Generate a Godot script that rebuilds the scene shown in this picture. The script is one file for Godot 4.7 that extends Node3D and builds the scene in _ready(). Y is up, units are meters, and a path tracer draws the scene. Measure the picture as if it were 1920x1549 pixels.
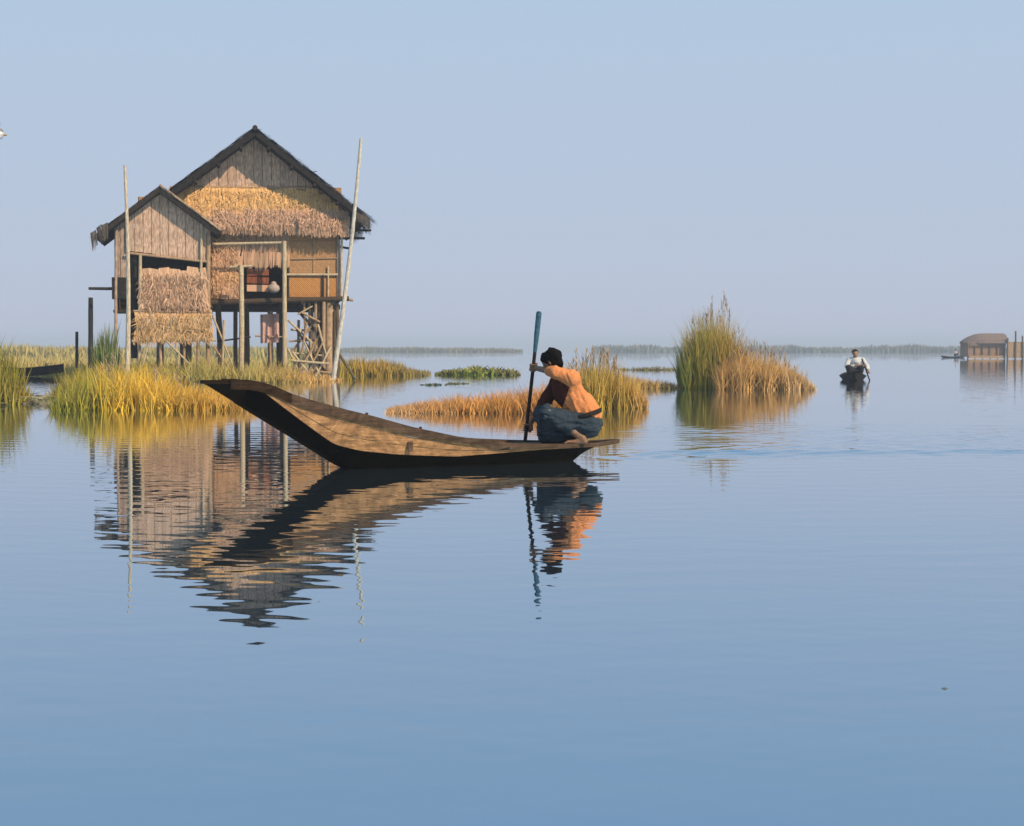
extends Node3D
# A stilt house, a paddled canoe and reeds on a calm lake. Metres, y up, water at y = 0.

var rng := RandomNumberGenerator.new()
var noise := FastNoiseLite.new()
var tex := {}
var names := {}

# ---------------------------------------------------------------- mesh builder
class MB:
	var v := PackedVector3Array()
	var n := PackedVector3Array()
	var c := PackedColorArray()
	var i := PackedInt32Array()
	func tri(a: Vector3, b: Vector3, d: Vector3, nn: Vector3, col: Color) -> void:
		var k := v.size()
		v.append(a); v.append(b); v.append(d)
		n.append(nn); n.append(nn); n.append(nn)
		c.append(col); c.append(col); c.append(col)
		if (d - a).cross(b - a).dot(nn) >= 0.0:
			i.append(k); i.append(k + 1); i.append(k + 2)
		else:
			i.append(k); i.append(k + 2); i.append(k + 1)
	func quad(a: Vector3, b: Vector3, d: Vector3, e: Vector3, out: Vector3, col := Color.WHITE) -> void:
		var nn := (d - a).cross(e - b)
		if nn.length_squared() < 1e-14:
			return
		nn = nn.normalized()
		if nn.dot(out) < 0.0:
			nn = -nn
		tri(a, b, d, nn, col)
		tri(a, d, e, nn, col)
	func box(p: Vector3, s: Vector3, b := Basis.IDENTITY, col := Color.WHITE) -> void:
		var h := s * 0.5
		for ax in 3:
			for sg in [-1.0, 1.0]:
				var d := Vector3.ZERO; d[ax] = sg * h[ax]
				var e := Vector3.ZERO; e[(ax + 1) % 3] = h[(ax + 1) % 3]
				var f := Vector3.ZERO; f[(ax + 2) % 3] = h[(ax + 2) % 3]
				quad(p + b * (d - e - f), p + b * (d + e - f), p + b * (d + e + f), p + b * (d - e + f), b * d, col)
	func prism(poly: PackedVector2Array, z0: float, z1: float, col := Color.WHITE) -> void:
		var m := Vector2.ZERO
		for q in poly: m += q
		m /= poly.size()
		for k in poly.size():
			var a := poly[k]
			var b := poly[(k + 1) % poly.size()]
			tri(Vector3(m.x, m.y, z1), Vector3(a.x, a.y, z1), Vector3(b.x, b.y, z1), Vector3(0, 0, 1), col)
			tri(Vector3(m.x, m.y, z0), Vector3(a.x, a.y, z0), Vector3(b.x, b.y, z0), Vector3(0, 0, -1), col)
			var mid := (a + b) * 0.5 - m
			quad(Vector3(a.x, a.y, z0), Vector3(b.x, b.y, z0), Vector3(b.x, b.y, z1), Vector3(a.x, a.y, z1), Vector3(mid.x, mid.y, 0), col)
	func tube(pts: Array, rad: Array, sides := 8, col := Color.WHITE, caps := true) -> void:
		var base := v.size()
		var up := Vector3(0.31, 0.2, 0.93)
		for k in pts.size():
			var t: Vector3 = (pts[min(k + 1, pts.size() - 1)] - pts[max(k - 1, 0)]).normalized()
			var a := t.cross(up).normalized()
			var b := t.cross(a).normalized()
			for s in sides:
				var an := TAU * s / sides
				var d := a * cos(an) + b * sin(an)
				v.append(pts[k] + d * rad[k]); n.append(d); c.append(col)
		for k in pts.size() - 1:
			for s in sides:
				var q := base + k * sides + s
				var r := base + k * sides + (s + 1) % sides
				for tr in [[q, r, r + sides], [q, r + sides, q + sides]]:
					var nn: Vector3 = n[tr[0]] + n[tr[1]] + n[tr[2]]
					if (v[tr[2]] - v[tr[0]]).cross(v[tr[1]] - v[tr[0]]).dot(nn) >= 0.0:
						i.append(tr[0]); i.append(tr[1]); i.append(tr[2])
					else:
						i.append(tr[0]); i.append(tr[2]); i.append(tr[1])
		if caps:
			for e in [0, pts.size() - 1]:
				var t2: Vector3 = pts[1] - pts[0] if e == 0 else pts[e] - pts[e - 1]
				t2 = (-t2 if e == 0 else t2).normalized()
				for s in sides:
					tri(pts[e], v[base + e * sides + s], v[base + e * sides + (s + 1) % sides], t2, col)
	func ball(p: Vector3, r: Vector3, col := Color.WHITE, rings := 8, sides := 12, b := Basis.IDENTITY) -> void:
		var base := v.size()
		for k in rings + 1:
			var th := PI * k / rings
			for s in sides:
				var an := TAU * s / sides
				var d := Vector3(sin(th) * cos(an), cos(th), sin(th) * sin(an))
				v.append(p + b * (d * r)); n.append((b * (d / r)).normalized()); c.append(col)
		for k in rings:
			for s in sides:
				var q := base + k * sides + s
				var w := base + k * sides + (s + 1) % sides
				for tr in [[q, w, w + sides], [q, w + sides, q + sides]]:
					if (v[tr[2]] - v[tr[0]]).cross(v[tr[1]] - v[tr[0]]).dot(n[tr[0]] + n[tr[1]] + n[tr[2]]) >= 0.0:
						i.append(tr[0]); i.append(tr[1]); i.append(tr[2])
					else:
						i.append(tr[0]); i.append(tr[2]); i.append(tr[1])
	func blade(p: Vector3, dir: Vector3, side: Vector3, h: float, w: float, bend: Vector3, col: Color, tip: Color) -> void:
		# a tapered leaf of three segments
		var k := v.size()
		var nn := side.cross(dir).normalized()
		var ws := [1.0, 0.85, 0.5]
		for s in 3:
			var t := s / 3.0
			var q := p + dir * (h * t) + bend * (t * t)
			v.append(q - side * (w * 0.5 * ws[s])); v.append(q + side * (w * 0.5 * ws[s]))
			n.append(nn); n.append(nn)
			var cc := col.lerp(tip, t)
			c.append(cc); c.append(cc)
		v.append(p + dir * h + bend); n.append(nn); c.append(tip)
		for s in 2:
			var q2 := k + s * 2
			i.append(q2); i.append(q2 + 2); i.append(q2 + 3)
			i.append(q2); i.append(q2 + 3); i.append(q2 + 1)
		i.append(k + 4); i.append(k + 6); i.append(k + 5)
	func mesh() -> ArrayMesh:
		var a := []
		a.resize(Mesh.ARRAY_MAX)
		a[Mesh.ARRAY_VERTEX] = v; a[Mesh.ARRAY_NORMAL] = n; a[Mesh.ARRAY_COLOR] = c; a[Mesh.ARRAY_INDEX] = i
		var m := ArrayMesh.new()
		m.add_surface_from_arrays(Mesh.PRIMITIVE_TRIANGLES, a)
		return m

# ---------------------------------------------------------------- scene helpers
func numbered(called: String) -> String:
	var k: int = names.get(called, -1) + 1
	names[called] = k
	return called if k == 0 else "%s_%03d" % [called, k]

func tag(o: Node3D, label: String, category: String, group := "", kind := "") -> Node3D:
	if label: o.set_meta("label", label)
	if category: o.set_meta("category", category)
	if group: o.set_meta("group", group)
	if kind: o.set_meta("kind", kind)
	return o

func thing(called: String, label: String, category: String, at := Vector3.ZERO, turn := 0.0, group := "") -> Node3D:
	var o := Node3D.new()
	o.name = numbered(called)
	add_child(o)
	o.position = at
	o.rotation.y = turn
	tag(o, label, category, group)
	return o

func obj(called: String, m, material: Material, parent: Node = null, at := Transform3D.IDENTITY) -> MeshInstance3D:
	var o := MeshInstance3D.new()
	o.mesh = m.mesh() if m is MB else m
	o.material_override = material
	o.transform = at
	if parent == null:
		o.name = numbered(called)
		add_child(o)
	else:
		o.name = called
		parent.add_child(o, true)
	return o

func mat(col: Color, rough := 0.9, image := "", scale := 1.0, relief := 0.0, vertex := false) -> StandardMaterial3D:
	var m := StandardMaterial3D.new()
	m.albedo_color = col
	m.roughness = rough
	m.metallic_specular = 0.3
	m.cull_mode = BaseMaterial3D.CULL_DISABLED
	m.vertex_color_use_as_albedo = vertex
	if image:
		m.albedo_texture = tex[image]
		m.uv1_triplanar = true
		m.uv1_scale = Vector3.ONE * scale
		if relief > 0.0:
			m.heightmap_enabled = true
			m.heightmap_texture = tex[image]
			m.heightmap_scale = relief
	return m

func lin(r: float, g: float, b: float) -> Color:
	return Color(r, g, b).linear_to_srgb()

func make_tex(called: String, size: int, f: Callable) -> void:
	var im := Image.create(size, size, true, Image.FORMAT_RGB8)
	for y in size:
		for x in size:
			var q: Color = f.call(x / float(size), y / float(size))
			im.set_pixel(x, y, q)
	im.generate_mipmaps()
	tex[called] = ImageTexture.create_from_image(im)

# noise that repeats over the unit square
func tn(u: float, v: float, fx: float, fy: float, seed_off: float) -> float:
	var a := TAU * u
	var b := TAU * v
	return noise.get_noise_3d(cos(a) * fx + sin(b) * fy * 0.7 + seed_off, sin(a) * fx + cos(b) * fy * 0.7, cos(b) * fy + sin(b) * fy * 0.6 + seed_off * 0.3)

func textures() -> void:
	noise.seed = 7
	noise.frequency = 1.0
	noise.fractal_type = FastNoiseLite.FRACTAL_FBM
	noise.fractal_octaves = 3
	make_tex("grain", 256, func(u, v):
		var g: float = 0.76 + 0.28 * tn(u, v, 5.0, 0.5, 1.0) + 0.2 * tn(u, v, 15.0, 0.7, 4.0) + 0.12 * tn(u, v, 0.8, 0.8, 9.0)
		return Color(g, g * 0.985, g * 0.96))
	make_tex("length_grain", 256, func(u, v):
		var g: float = 0.78 + 0.16 * tn(u, v, 0.5, 6.0, 2.0) + 0.18 * tn(u, v, 0.8, 22.0, 5.0) + 0.22 * tn(u, v, 1.6, 1.6, 3.0) + 0.12 * tn(u, v, 6.0, 6.0, 13.0)
		return Color(g, g * 0.97, g * 0.93))
	make_tex("weave", 256, func(u, v):
		var cu: float = u * 8.0
		var cv: float = v * 8.0
		var over := (int(cu) + int(cv)) % 2 == 0
		var fu: float = absf(fposmod(cu, 1.0) - 0.5) * 2.0
		var fv: float = absf(fposmod(cv, 1.0) - 0.5) * 2.0
		var g: float = (0.92 - 0.4 * pow(fv, 3.0)) if over else (0.78 - 0.4 * pow(fu, 3.0))
		g += 0.22 * tn(u, v, 1.2, 1.2, 8.0) + 0.12 * tn(u, v, 6.0, 6.0, 3.0)
		return Color(g, g * 0.96, g * 0.9))
	make_tex("blotch", 256, func(u, v):
		var g: float = 0.82 + 0.3 * tn(u, v, 1.2, 1.2, 11.0) + 0.16 * tn(u, v, 6.0, 6.0, 2.0)
		return Color(g, g, g))
	make_tex("cloth", 128, func(u, v):
		var g: float = 0.85 + 0.22 * tn(u, v, 1.5, 1.5, 21.0) + 0.08 * sin(u * TAU * 32.0) * sin(v * TAU * 32.0)
		return Color(g, g, g))

func water_normal() -> ImageTexture:
	# a sum of small ripples that repeats over the tile, kept at full range and scaled down by the material
	var s := 640
	var r := RandomNumberGenerator.new()
	r.seed = 5
	var gx := PackedFloat32Array(); gx.resize(s * s)
	var gy := PackedFloat32Array(); gy.resize(s * s)
	for k in 22:
		var m := lerpf(8.0, 52.0, pow(r.randf(), 1.2))
		var an := r.randf_range(-0.55, 0.55) + PI * 0.5
		var kx := roundi(m * cos(an))
		var ky := roundi(m * sin(an))
		var mm := sqrt(float(kx * kx + ky * ky))
		var slope := 1.0 / pow(mm / 14.0, 0.3)
		var ph := r.randf() * TAU
		var cx := PackedFloat32Array(); var sx := PackedFloat32Array()
		var cy := PackedFloat32Array(); var sy := PackedFloat32Array()
		for q in s:
			cx.append(cos(TAU * kx * q / s + ph)); sx.append(sin(TAU * kx * q / s + ph))
			cy.append(cos(TAU * ky * q / s)); sy.append(sin(TAU * ky * q / s))
		var ax := slope * kx / mm
		var ay := slope * ky / mm
		for y in s:
			var o := y * s
			var c2 := cy[y]
			var s2 := sy[y]
			for x in s:
				var w := cx[x] * c2 - sx[x] * s2
				gx[o + x] += ax * w
				gy[o + x] += ay * w
	var b := PackedByteArray()
	b.resize(s * s * 3)
	var sc := 1.0 / 9.0
	for q in s * s:
		b[q * 3] = clampi(roundi(127.5 + 127.0 * clampf(gx[q] * sc, -1, 1)), 0, 255)
		b[q * 3 + 1] = clampi(roundi(127.5 + 127.0 * clampf(gy[q] * sc, -1, 1)), 0, 255)
		b[q * 3 + 2] = 255
	var im := Image.create_from_data(s, s, false, Image.FORMAT_RGB8, b)
	im.generate_mipmaps()
	return ImageTexture.create_from_image(im)

# ---------------------------------------------------------------- bodies as one smooth surface
# bones: [a, b, radius_a, radius_b, blend]; clips: [point, normal] keeps the side the normal points away from
var fold := Vector3(7.0, 5.0, 7.0)
func skin(mb: MB, bones: Array, cell: float, rough := 0.0, clips := [], col := Color.WHITE) -> void:
	var lo := Vector3.ONE * 1e9
	var hi := Vector3.ONE * -1e9
	for b in bones:
		var r: float = maxf(b[2], b[3]) + b[4] + cell * 2.0 + rough
		for e in [b[0], b[1]]:
			lo = lo.min(e - Vector3.ONE * r)
			hi = hi.max(e + Vector3.ONE * r)
	var nx := int((hi.x - lo.x) / cell) + 2
	var ny := int((hi.y - lo.y) / cell) + 2
	var nz := int((hi.z - lo.z) / cell) + 2
	var f := PackedFloat32Array()
	f.resize(nx * ny * nz)
	f.fill(1.0)
	for b in bones:
		var a: Vector3 = b[0]
		var e: Vector3 = b[1]
		var ra: float = b[2]
		var rb: float = b[3]
		var kk: float = maxf(b[4], 0.0005)
		var r2: float = maxf(ra, rb) + kk + cell * 2.5 + rough
		var p0 := ((a.min(e) - Vector3.ONE * r2) - lo) / cell
		var p1 := ((a.max(e) + Vector3.ONE * r2) - lo) / cell
		var ba := e - a
		var l2 := maxf(ba.length_squared(), 1e-9)
		for z in range(maxi(0, int(p0.z)), mini(nz, int(p1.z) + 1)):
			for y in range(maxi(0, int(p0.y)), mini(ny, int(p1.y) + 1)):
				var o := (z * ny + y) * nx
				for x in range(maxi(0, int(p0.x)), mini(nx, int(p1.x) + 1)):
					var pa := lo + Vector3(x, y, z) * cell - a
					var h := clampf(pa.dot(ba) / l2, 0.0, 1.0)
					var d := (pa - ba * h).length() - lerpf(ra, rb, h)
					var g := f[o + x]
					var m := maxf(kk - absf(d - g), 0.0) / kk
					f[o + x] = minf(d, g) - m * m * kk * 0.25
	if rough > 0.0 or clips.size() > 0:
		for z in nz:
			for y in ny:
				for x in nx:
					var o2 := (z * ny + y) * nx + x
					if f[o2] < cell * 3.0:
						var p := lo + Vector3(x, y, z) * cell
						if rough > 0.0:
							f[o2] += rough * noise.get_noise_3d(p.x * fold.x + p.y * fold.x * 0.4 + 3.0, p.y * fold.y, p.z * fold.z)
						for cl in clips:
							f[o2] = maxf(f[o2], (p - cl[0]).dot(cl[1]))
	var at := {}
	var offs := [0, 1, nx, nx + 1, nx * ny, nx * ny + 1, nx * ny + nx, nx * ny + nx + 1]
	var ed := [[0, 1], [2, 3], [4, 5], [6, 7], [0, 2], [1, 3], [4, 6], [5, 7], [0, 4], [1, 5], [2, 6], [3, 7]]
	for z in nz - 1:
		for y in ny - 1:
			var o3 := (z * ny + y) * nx
			for x in nx - 1:
				var q := o3 + x
				var s0 := f[q] < 0.0
				if (f[q + 1] < 0.0) == s0 and (f[q + nx] < 0.0) == s0 and (f[q + nx + 1] < 0.0) == s0 and (f[q + nx * ny] < 0.0) == s0 and (f[q + nx * ny + 1] < 0.0) == s0 and (f[q + nx * ny + nx] < 0.0) == s0 and (f[q + nx * ny + nx + 1] < 0.0) == s0:
					continue
				var sum := Vector3.ZERO
				var cnt := 0
				for e2 in ed:
					var fa := f[q + offs[e2[0]]]
					var fb := f[q + offs[e2[1]]]
					if (fa < 0.0) != (fb < 0.0):
						var t := fa / (fa - fb)
						var ca := Vector3(e2[0] & 1, (e2[0] >> 1) & 1, e2[0] >> 2)
						var cb := Vector3(e2[1] & 1, (e2[1] >> 1) & 1, e2[1] >> 2)
						sum += ca.lerp(cb, t)
						cnt += 1
				var w := lo + (Vector3(x, y, z) + sum / cnt) * cell
				var gr := Vector3(
					f[q + 1] + f[q + nx + 1] + f[q + nx * ny + 1] + f[q + nx * ny + nx + 1] - f[q] - f[q + nx] - f[q + nx * ny] - f[q + nx * ny + nx],
					f[q + nx] + f[q + nx + 1] + f[q + nx * ny + nx] + f[q + nx * ny + nx + 1] - f[q] - f[q + 1] - f[q + nx * ny] - f[q + nx * ny + 1],
					f[q + nx * ny] + f[q + nx * ny + 1] + f[q + nx * ny + nx] + f[q + nx * ny + nx + 1] - f[q] - f[q + 1] - f[q + nx] - f[q + nx + 1])
				at[q] = mb.v.size()
				mb.v.append(w); mb.n.append(gr.normalized() if gr.length() > 1e-7 else Vector3.UP); mb.c.append(col)
	var steps := [[1, nx, nx * ny], [nx, nx * ny, 1], [nx * ny, 1, nx]]
	for q in at.keys():
		for st in steps:
			if q + st[0] < f.size() and (f[q] < 0.0) != (f[q + st[0]] < 0.0):
				var k0 = at.get(q)
				var k1 = at.get(q - st[1])
				var k2 = at.get(q - st[1] - st[2])
				var k3 = at.get(q - st[2])
				if k0 == null or k1 == null or k2 == null or k3 == null:
					continue
				for tr in [[k0, k1, k2], [k0, k2, k3]]:
					var nn: Vector3 = mb.n[tr[0]] + mb.n[tr[1]] + mb.n[tr[2]]
					if (mb.v[tr[2]] - mb.v[tr[0]]).cross(mb.v[tr[1]] - mb.v[tr[0]]).dot(nn) >= 0.0:
						mb.i.append(tr[0]); mb.i.append(tr[1]); mb.i.append(tr[2])
					else:
						mb.i.append(tr[0]); mb.i.append(tr[2]); mb.i.append(tr[1])

# a hand that closes round a shaft: palm, four fingers of unequal length, thumb the other way round
func grip_bones(wrist: Vector3, c: Vector3, axis: Vector3, r: float, flip: float) -> Array:
	var a := axis.normalized()
	var w := (c - wrist)
	w = (w - a * w.dot(a)).normalized()
	var b := a.cross(w) * flip
	var rr := r + 0.010
	var on := func(off: float, deg: float, rad: float) -> Vector3:
		return c + a * off + (-w * cos(deg_to_rad(deg)) + b * sin(deg_to_rad(deg))) * rad
	var out := []
	var palm := c - w * (r + 0.022)
	out.append([wrist, palm - w * 0.01, 0.024, 0.024, 0.01])
	for k in 4:
		var off := (k - 1.5) * 0.0205
		var ln: float = [0.9, 1.0, 0.95, 0.78][k]
		out.append([palm.lerp(wrist, 0.25) + a * off * 0.7, on.call(off, 8, rr + 0.012), 0.013, 0.012, 0.008])
		out.append([on.call(off, 8, rr + 0.012), on.call(off, 85 * ln, rr + 0.006), 0.0105, 0.0098, 0.003])
		out.append([on.call(off, 85 * ln, rr + 0.006), on.call(off, 150 * ln, rr + 0.002), 0.0096, 0.009, 0.003])
		out.append([on.call(off, 150 * ln, rr + 0.002), on.call(off, 205 * ln, rr), 0.0088, 0.0076, 0.003])
	var up := a * 0.034
	out.append([palm - w * 0.012 + up * 0.7, on.call(0.046, -40, rr + 0.008), 0.014, 0.0115, 0.008])
	out.append([on.call(0.046, -40, rr + 0.008), on.call(0.044, -100, rr + 0.003), 0.0108, 0.0098, 0.003])
	out.append([on.call(0.044, -100, rr + 0.003), on.call(0.036, -160, rr), 0.0096, 0.008, 0.003])
	return out

# ---------------------------------------------------------------- plants
func table(t: Array, x: float) -> float:
	if x <= t[0][0]: return t[0][1]
	for k in t.size() - 1:
		if x <= t[k + 1][0]:
			return lerpf(t[k][1], t[k + 1][1], (x - t[k][0]) / (t[k + 1][0] - t[k][0]))
	return t[t.size() - 1][1]

# tufts of leaves from x0 to x1 (local), depth z0..z1, height profile, palette of [x, linear colour]
func blades(mb: MB, count: int, prof: Array, z0: float, z1: float, pal: Array, w: float, lean: float, y0 := -0.04) -> void:
	var x0: float = prof[0][0]
	var x1: float = prof[prof.size() - 1][0]
	var made := 0
	while made < count:
		var tx := rng.randf_range(x0, x1)
		var tz := rng.randf_range(z0, z1)
		var tuft := rng.randi_range(6, 16)
		var tone := rng.randf_range(0.7, 1.25)
		var th := rng.randf_range(0.55, 1.08)
		var pushed := rng.randf_range(-0.16, 0.16) * lean * 2.0
		for k in tuft:
			var px := clampf(tx + rng.randfn(0, 0.05 + 0.012 * (x1 - x0)), x0, x1)
			var h := table(prof, px) * th * rng.randf_range(0.45, 1.0)
			if h < 0.03: continue
			var j := 0
			while j < pal.size() - 2 and px + rng.randfn(0, 0.1 * (x1 - x0)) > pal[j + 1][0]: j += 1
			var j2 := mini(j + 1, pal.size() - 1)
			var span: float = maxf(pal[j2][0] - pal[j][0], 0.001)
			var cc: Color = pal[j][1].lerp(pal[j2][1], clampf((px - pal[j][0]) / span + rng.randfn(0, 0.25), 0, 1))
			cc = cc * (tone * rng.randf_range(0.8, 1.2))
			var an := rng.randf() * TAU
			var side := Vector3(cos(an), 0, sin(an))
			var dir := Vector3(rng.randfn(0, lean) + pushed, 1, rng.randfn(0, lean)).normalized()
			var bend := Vector3(rng.randfn(0, 1), -0.25 * rng.randf(), rng.randfn(0, 1)) * h * lean * 0.9
			var tip := cc.lerp(Color(0.55, 0.38, 0.16), rng.randf() * 0.4)
			mb.blade(Vector3(px, y0, tz + rng.randfn(0, 0.06)), dir, side, h - y0, w * rng.randf_range(0.6, 1.3), bend, cc, tip)
			made += 1

func plumes(mb: MB, count: int, prof: Array, z0: float, z1: float, col: Color, size: float) -> void:
	for k in count:
		var px := rng.randf_range(prof[0][0], prof[prof.size() - 1][0])
		var h := table(prof, px) * rng.randf_range(0.75, 1.0)
		var p := Vector3(px, 0, rng.randf_range(z0, z1))
		var top := p + Vector3(rng.randfn(0, 0.08) * h, h, rng.randfn(0, 0.06) * h)
		mb.tube([p, p.lerp(top, 0.6) + Vector3(rng.randfn(0, 0.02), 0, 0), top], [0.006, 0.005, 0.003], 4, col * 0.8, false)
		for q in 9:
			var t := q / 9.0
			var b := top - Vector3(0, size * (1.0 - t), 0)
			var an := rng.randf() * TAU
			var side := Vector3(cos(an), 0, sin(an))
			mb.blade(b, (Vector3.UP * 1.2 + side.cross(Vector3.UP) * 0.8).normalized(), side, size * 0.4, size * 0.07, side * size * 0.06, col * rng.randf_range(0.7, 1.2), col)

# ---------------------------------------------------------------- water
var wn := FastNoiseLite.new()
func water_height(x: float, z: float) -> float:
	# slow swell everywhere, the canoe's wake and a patch of breeze behind it
	var h := 0.0
	var u := (x - 1.15) * 0.914 - (z + 16.4) * 0.407     # along the wake, from the stern
	var s := (x - 1.15) * 0.407 + (z + 16.4) * 0.914     # across it
	if u > -0.3:
		var w := 0.28 + 0.22 * maxf(u, 0.0)
		var env := exp(-s * s / (w * w)) * exp(-maxf(u, 0.0) / 5.0) * clampf((u + 0.3) / 0.5, 0, 1)
		h += 0.013 * env * sin(u * TAU / 0.62 + s * s * 1.2)
		var far := s + 0.30 * u + 0.15
		h += 0.0075 * exp(-far * far / (0.10 + 0.03 * u)) * exp(-u / 7.0) * clampf(u * 2.0, 0, 1) * sin((s * 0.93 + u * 0.35) * TAU / 0.42)
		var near := s - 0.26 * u - 0.1
		h += 0.0045 * exp(-near * near / (0.08 + 0.03 * u)) * exp(-u / 5.0) * clampf(u * 2.0, 0, 1) * sin((s * 0.93 - u * 0.35) * TAU / 0.42)
	var zc := -17.3 - 0.03 * (x - 1.2)
	var band := exp(-pow((z - zc) / 0.34, 2.0)) * smoothstep(1.3, 2.0, x) * smoothstep(7.5, 4.5, x)
	if band > 0.01:
		h += 0.019 * band * (0.45 + 0.8 * absf(wn.get_noise_2d(x * 0.5, 7.0))) * sin((z - zc) * TAU / 0.46 + 0.8 * wn.get_noise_2d(x * 0.8, 3.0))
	# breeze patch: a long band on the right, 16.5 to 25 m out
	var bx := smoothstep(1.0, 2.6, x)
	var bz := smoothstep(-15.6, -17.2, z) * smoothstep(-26.0, -21.0, z)
	if bx * bz > 0.001:
		var patchy := clampf(0.55 + 0.9 * wn.get_noise_2d(x * 0.35, z * 0.9 + 40.0), 0.0, 1.3)
		h += 0.0075 * bx * bz * patchy * (wn.get_noise_2d(x * 1.3, z * 2.6) + 0.6 * wn.get_noise_2d(x * 2.4 + 9.0, z * 4.6))
	return h

func axis_points(fine0: float, fine1: float, fine: float, lo: float, hi: float, grow: float) -> PackedFloat32Array:
	var a: Array = []
	var x := fine0
	while x <= fine1:
		a.append(x); x += fine
	var st := fine
	while x < hi:
		a.append(x); st *= grow; x += st
	a.append(hi)
	x = fine0
	st = fine
	var b: Array = []
	while true:
		st *= grow; x -= st
		if x <= lo: break
		b.append(x)
	b.append(lo)
	b.reverse()
	return PackedFloat32Array(b + a)

func make_water() -> void:
	wn.seed = 3
	wn.frequency = 1.0
	wn.fractal_type = FastNoiseLite.FRACTAL_FBM
	wn.fractal_octaves = 2
	var xs := axis_points(-0.4, 10.5, 0.075, -2600.0, 2600.0, 1.25)
	var zs := axis_points(-26.0, -13.5, 0.06, -2600.0, 60.0, 1.25)
	var v := PackedVector3Array()
	var n := PackedVector3Array()
	var uv := PackedVector2Array()
	var ix := PackedInt32Array()
	var e := 0.02
	for z in zs:
		for x in xs:
			var inside: bool = x > -0.6 and x < 11.0 and z > -27.0 and z < -13.0
			var h := water_height(x, z) if inside else 0.0
			v.append(Vector3(x, h, z))
			n.append(Vector3(h - water_height(x + e, z), e, h - water_height(x, z + e)).normalized() if inside else Vector3.UP)
			uv.append(Vector2(x, z) / 6.0)
	for r in zs.size() - 1:
		for q in xs.size() - 1:
			var a := r * xs.size() + q
			var b := a + xs.size()
			ix.append(a); ix.append(a + 1); ix.append(b + 1)
			ix.append(a); ix.append(b + 1); ix.append(b)
	var ar := []
	ar.resize(Mesh.ARRAY_MAX)
	ar[Mesh.ARRAY_VERTEX] = v; ar[Mesh.ARRAY_NORMAL] = n; ar[Mesh.ARRAY_TEX_UV] = uv; ar[Mesh.ARRAY_INDEX] = ix
	var m := ArrayMesh.new()
	m.add_surface_from_arrays(Mesh.PRIMITIVE_TRIANGLES, ar)
	var w := StandardMaterial3D.new()
	w.albedo_color = lin(0.29, 0.43, 0.56)
	w.roughness = 0.015
	w.metallic = 0.96
	w.metallic_specular = 0.5
	w.normal_enabled = true
	w.normal_texture = water_normal()
	w.normal_scale = 0.015
	var o := obj("lake_water", m, w)
	tag(o, "calm blue lake water with faint ripples reflecting house and canoe", "water", "", "structure")

# ================================================================ the scene
func _ready() -> void:
	rng.seed = 11
	var cam := Camera3D.new()
	cam.name = "camera"
	cam.fov = 30.92
	cam.near = 0.1
	cam.far = 6000.0
	add_child(cam)
	cam.position = Vector3(0, 1.2, 0)
	cam.rotation_degrees.x = -2.444
	cam.current = true

	var sky_mat := ProceduralSkyMaterial.new()
	sky_mat.sky_top_color = lin(0.335, 0.62, 0.86)
	sky_mat.sky_horizon_color = lin(0.51, 0.56, 0.69)
	sky_mat.sky_curve = 0.35
	sky_mat.ground_horizon_color = lin(0.40, 0.48, 0.60)
	sky_mat.ground_bottom_color = lin(0.12, 0.2, 0.3)
	sky_mat.sun_angle_max = 2.0
	var sky := Sky.new()
	sky.sky_material = sky_mat
	var env := Environment.new()
	env.background_mode = Environment.BG_SKY
	env.sky = sky
	env.tonemap_mode = Environment.TONE_MAPPER_LINEAR
	env.tonemap_exposure = 1.0
	env.fog_enabled = true
	env.fog_density = 0.0010
	env.fog_light_color = lin(0.66, 0.73, 0.86)
	env.sdfgi_enabled = true
	env.ssao_enabled = true
	env.ssil_enabled = true
	var we := WorldEnvironment.new()
	we.name = "world_environment"
	we.environment = env
	add_child(we)

	var sun := DirectionalLight3D.new()
	sun.name = "sun"
	sun.light_energy = 1.6
	sun.light_color = Color(1.0, 0.91, 0.77)
	sun.light_angular_distance = 0.5
	sun.shadow_enabled = true
	add_child(sun)
	sun.look_at_from_position(Vector3(0.973, 1.0, 0.831) * 40.0, Vector3.ZERO)

	textures()
	make_water()
	shores()
	house()
	house_poles()
	plants()
	canoe()
	paddler()
	far_boats()
	far_hut()
	small_things()

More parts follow.
